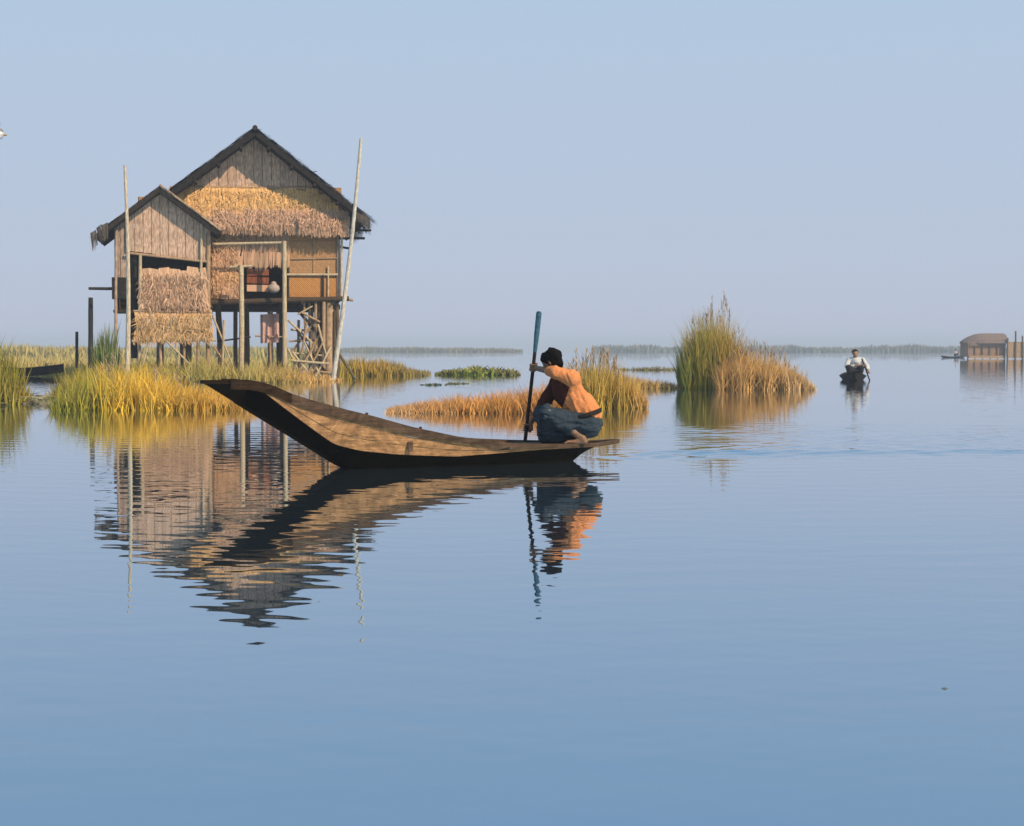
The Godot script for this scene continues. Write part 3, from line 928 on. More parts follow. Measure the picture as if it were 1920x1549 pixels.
	loose_straw(h, Vector3(-3.103, 4.109, 2.060), Vector3(-0.782, 4.131, 2.060) - Vector3(-3.103, 4.109, 2.060), Vector3(-3.112, 2.784, 2.160) - Vector3(-3.103, 4.109, 2.060), 1100, [Color(0.66, 0.41, 0.26), Color(0.58, 0.34, 0.21), Color(0.40, 0.23, 0.14), Color(0.74, 0.47, 0.30)], th_white, 0.5, 0.36)
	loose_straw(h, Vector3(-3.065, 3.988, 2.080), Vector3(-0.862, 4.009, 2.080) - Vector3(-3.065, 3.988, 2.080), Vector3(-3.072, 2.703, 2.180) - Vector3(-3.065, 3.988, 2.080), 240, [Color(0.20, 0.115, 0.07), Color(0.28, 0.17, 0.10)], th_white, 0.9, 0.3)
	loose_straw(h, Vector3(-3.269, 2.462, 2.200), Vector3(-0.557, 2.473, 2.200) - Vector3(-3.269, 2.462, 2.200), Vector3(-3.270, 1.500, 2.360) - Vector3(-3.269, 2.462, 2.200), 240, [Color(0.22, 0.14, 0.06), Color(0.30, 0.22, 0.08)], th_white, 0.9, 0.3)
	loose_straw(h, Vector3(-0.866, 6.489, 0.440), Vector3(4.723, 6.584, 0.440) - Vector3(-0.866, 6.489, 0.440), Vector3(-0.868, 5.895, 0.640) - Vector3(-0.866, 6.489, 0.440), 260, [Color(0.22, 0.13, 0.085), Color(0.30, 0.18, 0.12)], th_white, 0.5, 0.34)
	loose_straw(h, Vector3(-3.347, 2.542, 2.180), Vector3(-0.517, 2.554, 2.180) - Vector3(-3.347, 2.542, 2.180), Vector3(-3.348, 1.540, 2.340) - Vector3(-3.347, 2.542, 2.180), 1000, [Color(0.74, 0.45, 0.22), Color(0.62, 0.38, 0.18), Color(0.42, 0.26, 0.12), Color(0.74, 0.47, 0.25)], th_white, 0.6, 0.34)
	loose_straw(h, Vector3(-0.632, 5.691, 0.100), Vector3(0.561, 5.708, 0.100) - Vector3(-0.632, 5.691, 0.100), Vector3(-0.652, 3.271, 0.120) - Vector3(-0.632, 5.691, 0.100), 420, [Color(0.62, 0.37, 0.22), Color(0.5, 0.26, 0.14), Color(0.74, 0.46, 0.28)], th_white, 0.8, 0.28)
	bar(h, "screen_rail", Vector3(-3.464, 1.500, 2.350), Vector3(-0.385, 1.543, 2.350), 0.045, 0.045, pole)
	bar(h, "screen_rail", Vector3(-3.426, 2.642, 2.140), Vector3(-0.556, 2.596, 2.140), 0.04, 0.04, post)
	# dark block and beam ends at the left edge
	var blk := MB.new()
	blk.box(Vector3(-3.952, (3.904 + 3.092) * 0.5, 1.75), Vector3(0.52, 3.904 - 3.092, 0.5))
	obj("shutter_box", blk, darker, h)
	bar(h, "beam_end", Vector3(-5.073, 3.483, 1.800), Vector3(-3.633, 3.494, 1.800), 0.055, 0.06, dark)
	bar(h, "beam_end", Vector3(4.520, 5.898, 0.300), Vector3(5.706, 5.936, 0.300), 0.05, 0.045, dark)
	bar(h, "beam_end", Vector3(4.449, 5.637, 0.100), Vector3(5.468, 5.630, 0.100), 0.075, 0.05, dark)
	bar(h, "beam_end", Vector3(4.477, 5.326, -0.300), Vector3(4.904, 5.246, -0.300), 0.05, 0.05, dark)
	bar(h, "beam_end", Vector3(4.522, 3.221, 0.100), Vector3(4.989, 3.160, 0.100), 0.06, 0.06, grey2)
	# annex posts
	for q in [[Vector3(-4.024, 5.699, 2.000), Vector3(-4.094, 1.100, 2.000), 0.06, grey2], [Vector3(-3.417, 4.734, 1.600), Vector3(-3.438, 0.856, 1.600), 0.13, dark], [Vector3(-3.153, 4.746, 2.100), Vector3(-3.236, 0.497, 2.100), 0.065, pole], [Vector3(-0.884, 6.102, 2.080), Vector3(-0.962, 1.503, 2.150), 0.055, pole], [Vector3(-0.632, 5.549, 2.000), Vector3(-0.697, 0.286, 2.000), 0.085, post], [Vector3(-2.458, 1.501, 2.200), Vector3(-2.413, 0.053, 2.200), 0.06, grey1], [Vector3(-1.574, 1.502, 2.200), Vector3(-1.547, 0.050, 2.200), 0.05, post], [Vector3(-1.038, 1.583, 2.300), Vector3(-1.092, -0.031, 2.300), 0.07, post]]:
		bar(h, "annex_post", q[0], q[1], q[2], q[2], q[3])
	for q in [[Vector3(-2.211, 1.500, 2.500), Vector3(-1.236, 0.499, 2.700), 0.035], [Vector3(-2.839, 1.500, 2.400), Vector3(-3.117, 0.461, 2.500), 0.035], [Vector3(-1.860, 1.400, 2.500), Vector3(-1.753, 0.257, 2.500), 0.03]]:
		bar(h, "brace", q[0], q[1], q[2], q[2], pole)

	# ---- light frame of bamboo in front of the wall
	bar(h, "frame_pole", Vector3(-0.484, 5.249, 1.100), Vector3(2.265, 5.348, 1.100), 0.055, 0.05, pole)
	bar(h, "frame_pole", Vector3(0.136, 4.363, 1.300), Vector3(0.987, 4.413, 1.300), 0.05, 0.05, pole)
	bar(h, "frame_pole", Vector3(2.243, 5.406, 1.150), Vector3(2.227, -0.194, 1.150), 0.09, 0.10, pole)
	bar(h, "frame_pole", Vector3(0.581, 4.447, 1.350), Vector3(0.546, -0.181, 1.350), 0.10, 0.11, pole)

# ---------------------------------------------------------------- loose poles round the house
func house_poles() -> void:
	var pale := mat(lin(0.85, 0.70, 0.53), 0.65, "grain", 1.0, 0.2)
	var white := mat(lin(0.88, 0.80, 0.70), 0.6, "grain", 1.0, 0.2)
	var dark := mat(lin(0.05, 0.05, 0.05), 0.9, "grain", 1.0, 0.2)
	for q in [
		["bamboo_pole", Vector3(-13.658, 7.684, -53.000), Vector3(-13.701, 0.349, -53.000) - Vector3(0, 1.2, 0), 0.05, 0.10, pale, "tall upright bamboo pole standing in front of the left gable", "pole", 7],
		["leaning_pole", Vector3(-5.671, 9.109, -56.500), Vector3(-6.861, -0.030, -56.500) - Vector3(0, 0.5, 0), 0.06, 0.105, white, "tall pale bamboo pole leaning against the right corner of the house", "pole", 7],
		["mooring_post", Vector3(-16.044, 3.168, -57.000), Vector3(-16.076, 0.488, -57.000), 0.09, 0.10, dark, "short dark post standing in the reeds left of the house", "post", 2],
		["leaning_plank", Vector3(-6.752, 1.261, -57.000), Vector3(-5.964, 0.041, -57.000), 0.06, 0.06, mat(lin(0.2, 0.16, 0.07), 0.9, "grain", 1.0), "dark plank leaning into the water at the right corner of the house", "plank", 2],
		["short_stake", Vector3(-16.879, 1.882, -58.000), Vector3(-16.896, 0.476, -58.000), 0.06, 0.06, dark, "thin grey stake in the reeds at the far left of the house", "stake", 2]]:
		var o := thing(q[0], q[6], q[7], Vector3(q[2].x, 0, q[2].z))
		var m := MB.new()
		var pts := []
		var rad := []
		var cnt: int = q[8] * 2
		for k in cnt + 1:
			var t := k / float(cnt)
			var p: Vector3 = q[1].lerp(q[2], t) - o.position
			p.x += sin(t * PI) * (0.10 if q[8] > 3 else 0.0)
			pts.append(p)
			rad.append(lerpf(q[3], q[4], t) * (1.0 if k % 2 else 0.93))
		m.tube(pts, rad, 8)
		obj("shaft", m, q[5], o)
		if q[8] > 3:
			for k in q[8]:
				var t: float = (k + 0.5) / q[8]
				var p: Vector3 = q[1].lerp(q[2], t) - o.position
				p.x += sin(t * PI) * 0.10
				var r := lerpf(q[3], q[4], t)
				var j := MB.new()
				j.tube([p + Vector3(0, 0.03, 0), p, p - Vector3(0, 0.03, 0)], [r * 1.0, r * 1.14, r * 1.0], 8)
				obj("bamboo_node", j, q[5], o)

# ---------------------------------------------------------------- plants
func plants() -> void:
	var leaf := mat(Color.WHITE, 0.9, "", 1.0, 0.0, true)
	leaf.backlight_enabled = true
	leaf.backlight = Color(0.35, 0.35, 0.35)
	var mud := mat(lin(0.10, 0.075, 0.04), 0.95, "blotch", 1.5)
	# [name, label, category, centre, profile, z0, z1, palette, count, width, lean, plumes]
	var yel := Color(0.68, 0.42, 0.045)
	var gold := Color(0.74, 0.45, 0.05)
	var olive := Color(0.36, 0.275, 0.045)
	var green := Color(0.15, 0.17, 0.02)
	var grn2 := Color(0.29, 0.25, 0.035)
	var dry := Color(0.56, 0.30, 0.10)
	var rust := Color(0.52, 0.22, 0.06)
	var list := [
		["yellow_grass", "tall yellow marsh grass at the water's edge in front of the left gable", "grass clump", Vector3(-7.547, 0.000, -29.737), [[-1.5, 0.35], [-1.1, 0.85], [-0.3, 1.1], [0.3, 1.0], [0.9, 0.7], [1.5, 0.5], [2.2, 0.2]], -1.6, 0.5, [[-1.5, Color(0.24, 0.24, 0.03)], [-0.8, Color(0.36, 0.31, 0.04)], [-0.2, yel], [0.5, gold], [2.2, Color(0.5, 0.27, 0.05)]], 8500, 0.022, 0.24, 30],
		["olive_grass", "olive green grass left of the yellow grass, by the muddy bank", "grass clump", Vector3(-10.030, 0.000, -34.651), [[-0.62, 0.25], [-0.35, 0.75], [0.0, 1.0], [0.6, 1.1], [1.1, 0.7]], -1.2, 0.6, [[-0.62, olive], [0.0, grn2], [1.1, yel]], 4200, 0.022, 0.24, 0],
		["bank_grass", "low orange brown grass on the bank just left of the canoe's bow", "grass clump", Vector3(-5.952, 0.000, -29.737), [[-1.3, 0.55], [-0.6, 0.6], [0.0, 0.5], [0.7, 0.35], [1.2, 0.1]], -0.9, 0.5, [[-1.3, gold], [0.0, Color(0.60, 0.33, 0.06)], [1.2, dry]], 3600, 0.020, 0.28, 0],
		["green_bush", "dark green reeds cut off by the left edge of the picture", "reeds", Vector3(-11.486, 0.000, -32.630), [[-1.6, 1.4], [-0.6, 1.65], [0.1, 1.6], [0.45, 1.2], [0.75, 0.4]], -0.9, 0.6, [[-1.6, Color(0.09, 0.12, 0.01)], [0.2, Color(0.16, 0.165, 0.012)], [0.75, Color(0.26, 0.21, 0.03)]], 3600, 0.035, 0.14, 0],
		["house_reeds", "yellow green reeds growing among the stilts under the house", "reeds", Vector3(-10.436, 0.000, -55.131), [[-4.0, 1.2], [-2.6, 0.9], [-1.2, 1.25], [0.2, 0.8], [1.4, 1.0], [2.6, 0.6], [3.9, 0.2]], -3.0, 1.6, [[-4.0, olive], [-1.0, Color(0.36, 0.29, 0.07)], [1.0, Color(0.40, 0.31, 0.08)], [3.9, dry]], 4200, 0.04, 0.26, 0],
		["left_marsh", "wide pale olive marsh grass behind the yellow grass left of the house", "marsh grass", Vector3(-24.022, 0.000, -74.751), [[-7.0, 0.5], [-3.0, 0.6], [0.0, 0.5], [3.0, 0.75], [5.0, 0.8]], -8.0, 6.0, [[-7.0, Color(0.3, 0.26, 0.07)], [0.0, Color(0.36, 0.3, 0.10)], [5.0, olive]], 8000, 0.04, 0.25, 0],
		["climbing_shrub", "green leafy shrub at the left front post of the house", "shrub", Vector3(-14.492, 0.000, -55.131), [[-0.30, 1.7], [-0.1, 2.3], [0.2, 2.4], [0.36, 1.6]], 1.6, 2.3, [[-0.30, Color(0.06, 0.12, 0.03)], [0.36, Color(0.10, 0.15, 0.035)]], 900, 0.07, 0.055, 0],
		["tawny_reeds", "tawny reed strip right of the house, before the far bank", "reeds", Vector3(-5.981, 0.000, -68.645), [[-2.0, 1.0], [-1.2, 1.05], [-0.3, 0.95], [0.6, 0.8], [1.3, 0.4], [2.1, 0.25]], -3.0, 1.5, [[-2.0, olive], [-0.5, Color(0.38, 0.24, 0.03)], [2.1, Color(0.22, 0.18, 0.06)]], 3400, 0.05, 0.14, 0],
		["tall_reed_bush", "tall pointed green reed bush standing in open water behind the paddler", "reed bush", Vector3(6.252, 0.000, -46.060), [[-1.0, 1.2], [-0.75, 1.9], [-0.4, 2.35], [-0.1, 2.7], [0.35, 2.3], [0.75, 1.8], [1.05, 0.9]], -1.1, 0.9, [[-1.0, Color(0.22, 0.22, 0.03)], [-0.5, Color(0.31, 0.25, 0.03)], [0.4, Color(0.38, 0.26, 0.05)], [1.15, dry]], 7500, 0.03, 0.12, 60],
		["dry_grass", "dry orange grass at the right foot of the tall reed bush", "grass clump", Vector3(7.687, 0.000, -44.830), [[-1.6, 0.9], [-0.9, 1.5], [-0.2, 1.3], [0.4, 1.1], [0.9, 0.7], [1.3, 0.2]], -1.0, 0.7, [[-1.6, dry], [0.0, Color(0.64, 0.37, 0.13)], [1.3, Color(0.58, 0.38, 0.2)]], 6500, 0.025, 0.22, 50],
		["golden_reeds", "golden reed clump directly behind the paddler's back", "reed clump", Vector3(1.818, 0.000, -30.831), [[-1.05, 0.6], [-0.7, 0.95], [-0.1, 1.2], [0.3, 1.15], [0.65, 0.8], [0.95, 0.3]], -0.9, 0.6, [[-1.05, dry], [-0.2, Color(0.52, 0.35, 0.06)], [0.5, Color(0.50, 0.31, 0.06)], [0.95, dry]], 6500, 0.020, 0.15, 45],
		["orange_strip", "low strip of orange grass on the water left of the paddle", "grass strip", Vector3(-0.707, 0.000, -28.236), [[-1.65, 0.14], [-1.0, 0.3], [-0.4, 0.42], [0.3, 0.5], [1.0, 0.62], [1.7, 0.75]], -1.0, 0.35, [[-1.65, Color(0.56, 0.32, 0.16)], [0.0, Color(0.64, 0.30, 0.08)], [1.7, rust]], 7000, 0.018, 0.3, 0],
		["sedge_strip", "thin strip of low orange sedge right of the golden reeds", "grass strip", Vector3(4.196, 0.000, -46.060), [[-1.2, 0.6], [0.0, 0.4], [0.8, 0.25], [1.3, 0.1]], -0.8, 0.4, [[-1.2, dry], [1.3, Color(0.4, 0.28, 0.1)]], 1500, 0.03, 0.2, 0],
		["far_sedge", "faint line of sedge on the water left of the tall reed bush", "grass strip", Vector3(8.469, 0.000, -86.260), [[-2.2, 0.25], [0.0, 0.3], [2.2, 0.2]], -0.6, 0.6, [[-2.2, Color(0.18, 0.17, 0.08)], [2.2, Color(0.22, 0.2, 0.1)]], 700, 0.05, 0.2, 0]]
	for q in list:
		var o := thing(q[0], q[1], q[2], q[3])
		var m := MB.new()
		blades(m, q[8], q[4], q[5], q[6], q[7], q[9], q[10])
		obj("leaves", m, leaf, o)
		if q[11] > 0:
			var pm := MB.new()
			var tall := []
			for e in q[4]: tall.append([e[0] * 0.8, e[1] * 1.12])
			plumes(pm, q[11], tall, q[5] * 0.6, q[6] * 0.6, Color(0.42, 0.29, 0.18), 0.32)
			obj("seed_heads", pm, leaf, o)
		# the floating root mat the clump grows from
		var r := MB.new()
		var x0: float = q[4][0][0]
		var x1: float = q[4][q[4].size() - 1][0]
		r.ball(Vector3((x0 + x1) * 0.5, -0.03, (q[5] + q[6]) * 0.5), Vector3((x1 - x0) * 0.5, 0.075, (q[6] - q[5]) * 0.5), Color.WHITE, 8, 20)
		obj("root_mat", r, mud, o)
	# broad leaved floating plants
	var list2 := [
		["water_hyacinth", "green leafy patch of floating plants in the middle distance beside the paddle", "floating plants", Vector3(-1.551, 0.000, -70.076), [[-2.0, 0.2], [-1.6, 0.32], [-0.9, 0.45], [-0.2, 0.62], [0.3, 0.5], [0.9, 0.55], [1.5, 0.45], [1.9, 0.15]], -1.6, 0.8, [[-2.0, Color(0.12, 0.13, 0.04)], [-0.2, Color(0.20, 0.24, 0.03)], [1.9, Color(0.13, 0.13, 0.05)]], 1500, 0.14],
		["floating_leaves", "small dark blue green leaves floating in front of the green patch", "floating plants", Vector3(-2.653, 0.000, -50.189), [[-0.45, 0.06], [0.0, 0.11], [0.45, 0.05]], -0.3, 0.3, [[-0.45, Color(0.05, 0.10, 0.09)], [0.45, Color(0.06, 0.10, 0.08)]], 160, 0.12],
		["floating_leaves", "second small raft of floating leaves, just right of the first", "floating plants", Vector3(-1.922, 0.000, -51.735), [[-0.35, 0.05], [0.0, 0.12], [0.4, 0.05]], -0.3, 0.3, [[-0.35, Color(0.06, 0.09, 0.05)], [0.4, Color(0.1, 0.12, 0.05)]], 140, 0.12]]
	for q in list2:
		var o := thing(q[0], q[1], q[2], q[3])
		var m := MB.new()
		blades(m, q[8], q[4], q[5], q[6], q[7], q[9], 0.5, -0.02)
		obj("leaves", m, leaf, o)
	# trampled grey mat of dead plants at the left bank, and the dark prow drawn up on it
	var mm := MB.new()
	for k in 420:
		var an := rng.randf() * TAU
		var p := Vector3(rng.randfn(0, 0.42), rng.randf_range(-0.02, 0.16), rng.randfn(0, 0.7))
		mm.blade(p, Vector3(cos(an), rng.randf_range(-0.05, 0.25), sin(an)).normalized(), Vector3(-sin(an), 0.3, cos(an)).normalized(), rng.randf_range(0.15, 0.5), 0.035, Vector3(0, -0.05, 0), Color(0.34, 0.29, 0.15) * rng.randf_range(0.6, 1.2), Color(0.4, 0.34, 0.2))
	mm.ball(Vector3(0, -0.02, 0), Vector3(0.75, 0.10, 1.0), Color(0.2, 0.17, 0.1), 8, 16)
	var o2 := obj("dead_reed_mat", mm, leaf, null, Transform3D(Basis.IDENTITY, Vector3(-10.834, 0.000, -33.610)))
	tag(o2, "pale trampled mat of dead reeds at the water's edge, far left", "reed mat", "", "stuff")
	var pr := thing("old_canoe", "dark end of an old canoe lying in the grass at the far left", "boat", Vector3(-21.149, 0.000, -65.951), 0.3)
	var hm := MB.new()
	var rings := []
	for k in 7:
		var t := k / 6.0
		rings.append([Vector3(-1.3 + 2.6 * t, 0.10 + 0.30 * pow(absf(t - 0.3), 1.5), 0), 0.12 + 0.28 * sin(PI * clampf(t * 0.9 + 0.08, 0, 1))])
	for k in 6:
		var a: Vector3 = rings[k][0]; var b: Vector3 = rings[k + 1][0]
		var wa: float = rings[k][1]; var wb: float = rings[k + 1][1]
		for s in [-1.0, 1.0]:
			hm.quad(a + Vector3(0, 0.28, wa * s), b + Vector3(0, 0.28, wb * s), b + Vector3(0, -0.1, wb * 0.6 * s), a + Vector3(0, -0.1, wa * 0.6 * s), Vector3(0, 0, s))
			hm.quad(a + Vector3(0, 0.28, (wa - 0.04) * s), b + Vector3(0, 0.28, (wb - 0.04) * s), b + Vector3(0, -0.06, wb * 0.5 * s), a + Vector3(0, -0.06, wa * 0.5 * s), Vector3(0, 0, -s))
			hm.quad(a + Vector3(0, 0.28, wa * s), b + Vector3(0, 0.28, wb * s), b + Vector3(0, 0.28, (wb - 0.04) * s), a + Vector3(0, 0.28, (wa - 0.04) * s), Vector3.UP)
		hm.quad(a + Vector3(0, -0.1, wa * 0.6), b + Vector3(0, -0.1, wb * 0.6), b + Vector3(0, -0.1, -wb * 0.6), a + Vector3(0, -0.1, -wa * 0.6), Vector3.DOWN)
		hm.quad(a + Vector3(0, -0.06, wa * 0.5), b + Vector3(0, -0.06, wb * 0.5), b + Vector3(0, -0.06, -wb * 0.5), a + Vector3(0, -0.06, -wa * 0.5), Vector3.UP)
	obj("hull", hm, mat(lin(0.022, 0.010, 0.008), 0.9, "length_grain", 1.0), pr)

# ---------------------------------------------------------------- the canoe
func canoe() -> void:
	var b := thing("canoe", "long wooden canoe with raised pointed bow, gliding left in the foreground", "canoe", Vector3(-3.014, 0.895, -14.500) * Vector3(1, 0, 1), deg_to_rad(24.0))
	var gun := [[0.0, 0.90], [0.42, 0.895], [0.6, 0.85], [0.8, 0.755], [1.0, 0.69], [1.3, 0.605], [1.6, 0.53], [2.0, 0.415], [2.5, 0.305], [3.0, 0.228], [3.5, 0.20], [4.0, 0.185], [4.3, 0.185], [4.56, 0.205]]
	var half := [[0.0, 0.07], [0.25, 0.19], [0.6, 0.31], [1.2, 0.40], [2.0, 0.43], [3.0, 0.42], [3.8, 0.33], [4.2, 0.21], [4.56, 0.03]]
	var chin := [[0.0, 0.89], [0.4, 0.884], [0.52, 0.80], [0.68, 0.667], [0.97, 0.445], [1.22, 0.262], [1.5, 0.19], [1.9, 0.142], [2.5, 0.105], [3.0, 0.125], [3.5, 0.145], [4.0, 0.15], [4.3, 0.168], [4.56, 0.19]]
	var keel := [[0.0, 0.885], [0.32, 0.68], [0.64, 0.48], [0.97, 0.275], [1.34, 0.04], [1.6, -0.07], [2.2, -0.10], [3.85, -0.09], [4.0, 0.02], [4.12, 0.10], [4.3, 0.155], [4.56, 0.198]]
	var sm := func(t: Array, s: float, k: float) -> float:
		return (table(t, s - k) + table(t, s + k) + 2.0 * table(t, s)) * 0.25
	var st := []
	for k in 58:
		var s := 4.56 * k / 57.0
		var g: float = sm.call(gun, s, 0.05)
		var w: float = sm.call(half, s, 0.08)
		var ch: float = minf(sm.call(chin, s, 0.05), g - 0.012)
		var ke: float = minf(sm.call(keel, s, 0.05), ch - 0.004)
		var cw := w * clampf(lerpf(1.0, 0.86, smoothstep(0.5, 1.6, s)), 0, 1)
		st.append([s, g, w, ch, cw, ke])
	# planks: polylines on the sections, outer face, inner face a plank's thickness inside
	var wood := mat(lin(0.52, 0.295, 0.145), 0.75, "length_grain", 0.9, 0.5)
	var wood2 := mat(lin(0.125, 0.078, 0.052), 0.75, "length_grain", 0.9, 0.5)
	var wet := mat(lin(0.010, 0.006, 0.003), 0.6, "length_grain", 0.9, 0.4)
	var bowm := mat(lin(0.036, 0.023, 0.014), 0.75, "length_grain", 0.9, 0.6)
	wet.metallic_specular = 0.15
	bowm.metallic_specular = 0.15
	var railm := mat(lin(0.060, 0.038, 0.025), 0.8, "length_grain", 0.9, 0.4)
	railm.metallic_specular = 0.15
	var inside := mat(lin(0.09, 0.062, 0.045), 0.85, "length_grain", 0.9, 0.4)
	var strip := func(k0: int, k1: int, top: Callable, low: Callable, inn: Callable, m: Material, called: String):
		var mb := MB.new()
		for k in range(k0, k1):
			var a0: Vector3 = top.call(st[k]); var a1: Vector3 = top.call(st[k + 1])
			var c0: Vector3 = low.call(st[k]); var c1: Vector3 = low.call(st[k + 1])
			var o0: Vector3 = inn.call(st[k])
			mb.quad(a0, a1, c1, c0, -o0)
			mb.quad(a0 + o0, a1 + o0, c1 + o0, c0 + o0, o0)
			mb.quad(a0, a1, a1 + o0, a0 + o0, Vector3.UP)
			mb.quad(c0, c1, c1 + o0, c0 + o0, Vector3.DOWN)
			if k == k0: mb.quad(a0, c0, c0 + o0, a0 + o0, Vector3(-1, 0, 0))
			if k == k1 - 1: mb.quad(a1, c1, c1 + o0, a1 + o0, Vector3(1, 0, 0))
		return obj(called, mb, m, b)
	for sg in [1.0, -1.0]:
		# three planks up each side, a bilge plank below, a rail on top
		for p in 3:
			var ta := p / 3.0
			var tb := (p + 1) / 3.0
			strip.call(5, 57, func(q): return Vector3(q[0], lerpf(q[1], q[3], ta), lerpf(q[2], q[4], ta) * sg), func(q): return Vector3(q[0], lerpf(q[1], q[3], tb) + 0.003, (lerpf(q[2], q[4], tb) + 0.007) * sg), func(_q): return Vector3(0, 0, -0.022 * sg), wood, "side_plank")
		strip.call(5, 57, func(q): return Vector3(q[0], q[3], q[4] * sg), func(q): return Vector3(q[0], q[5] * 0.92 + q[3] * 0.08, q[4] * 0.42 * sg), func(_q): return Vector3(0, 0.02, -0.012 * sg), wet, "bilge_plank")
		strip.call(0, 5, func(q): return Vector3(q[0], q[1], q[2] * sg), func(q): return Vector3(q[0], q[5], 0.012 * sg), func(_q): return Vector3(0.02, 0.0, -0.006 * sg), bowm, "bow_plank")
		strip.call(4, 22, func(q): return Vector3(q[0] - 0.004, q[3] + 0.002, q[4] * 1.006 * sg), func(q): return Vector3(q[0] - 0.006, q[5] - 0.004, 0.01 * sg), func(_q): return Vector3(0.004, 0.005, -0.001 * sg), bowm, "bow_ramp")
		strip.call(3, 10, func(q): return Vector3(q[0], q[1] + 0.012, (q[2] + 0.022) * sg), func(q): return Vector3(q[0], q[1] - 0.085, (q[2] + 0.018) * sg), func(_q): return Vector3(0, 0, -0.05 * sg), railm, "bow_rail")
		strip.call(10, 57, func(q): return Vector3(q[0], q[1] + 0.012, (q[2] + 0.022) * sg), func(q): return Vector3(q[0], q[1] - lerpf(0.085, 0.03, smoothstep(1.2, 3.2, q[0])), (q[2] + 0.018) * sg), func(_q): return Vector3(0, 0, -0.05 * sg), wood2, "gunwale_rail")
	strip.call(18, 55, func(q): return Vector3(q[0], q[5], q[4] * 0.42), func(q): return Vector3(q[0], q[5], -q[4] * 0.42), func(_q): return Vector3(0, 0.03, 0), wet, "bottom_plank")
	strip.call(16, 46, func(q): return Vector3(q[0], maxf(q[5] + 0.11, q[3] - 0.04), q[4] * 0.8), func(q): return Vector3(q[0], maxf(q[5] + 0.11, q[3] - 0.04), -q[4] * 0.8), func(_q): return Vector3(0, -0.02, 0), inside, "floor_board")
	strip.call(0, 10, func(q): return Vector3(q[0], q[1] - 0.004, q[2] - 0.005), func(q): return Vector3(q[0], q[1] - 0.004, -q[2] + 0.005), func(_q): return Vector3(0, -0.03, 0), bowm, "bow_deck")
	strip.call(43, 57, func(q): return Vector3(q[0], q[1] - 0.006, q[2] - 0.024), func(q): return Vector3(q[0], q[1] - 0.006, -q[2] + 0.024), func(_q): return Vector3(0, -0.025, 0), inside, "stern_deck")
	for k in [17, 24, 31, 38]:
		var q = st[k]
		var m := MB.new()
		m.box(Vector3(q[0], q[1] - 0.05, 0), Vector3(0.12, 0.025, q[2] * 2.0 - 0.05))
		obj("thwart", m, wood2, b)
		for sg in [1.0, -1.0]:
			var r := MB.new()
			r.tube([Vector3(q[0] + 0.2, q[1] - 0.02, (q[2] - 0.04) * sg), Vector3(q[0] + 0.2, q[3] + 0.03, (q[4] - 0.04) * sg), Vector3(q[0] + 0.2, q[5] + 0.06, q[4] * 0.4 * sg)], [0.016, 0.018, 0.016], 6)
			obj("rib", r, inside, b)
	# small patch on the side plank
	var pat := MB.new()
	pat.box(Vector3(2.0, 0.225, 0.418), Vector3(0.05, 0.10, 0.012), Basis(Vector3(1, 0, 0), -0.2))
	obj("patch", pat, wood2, b)

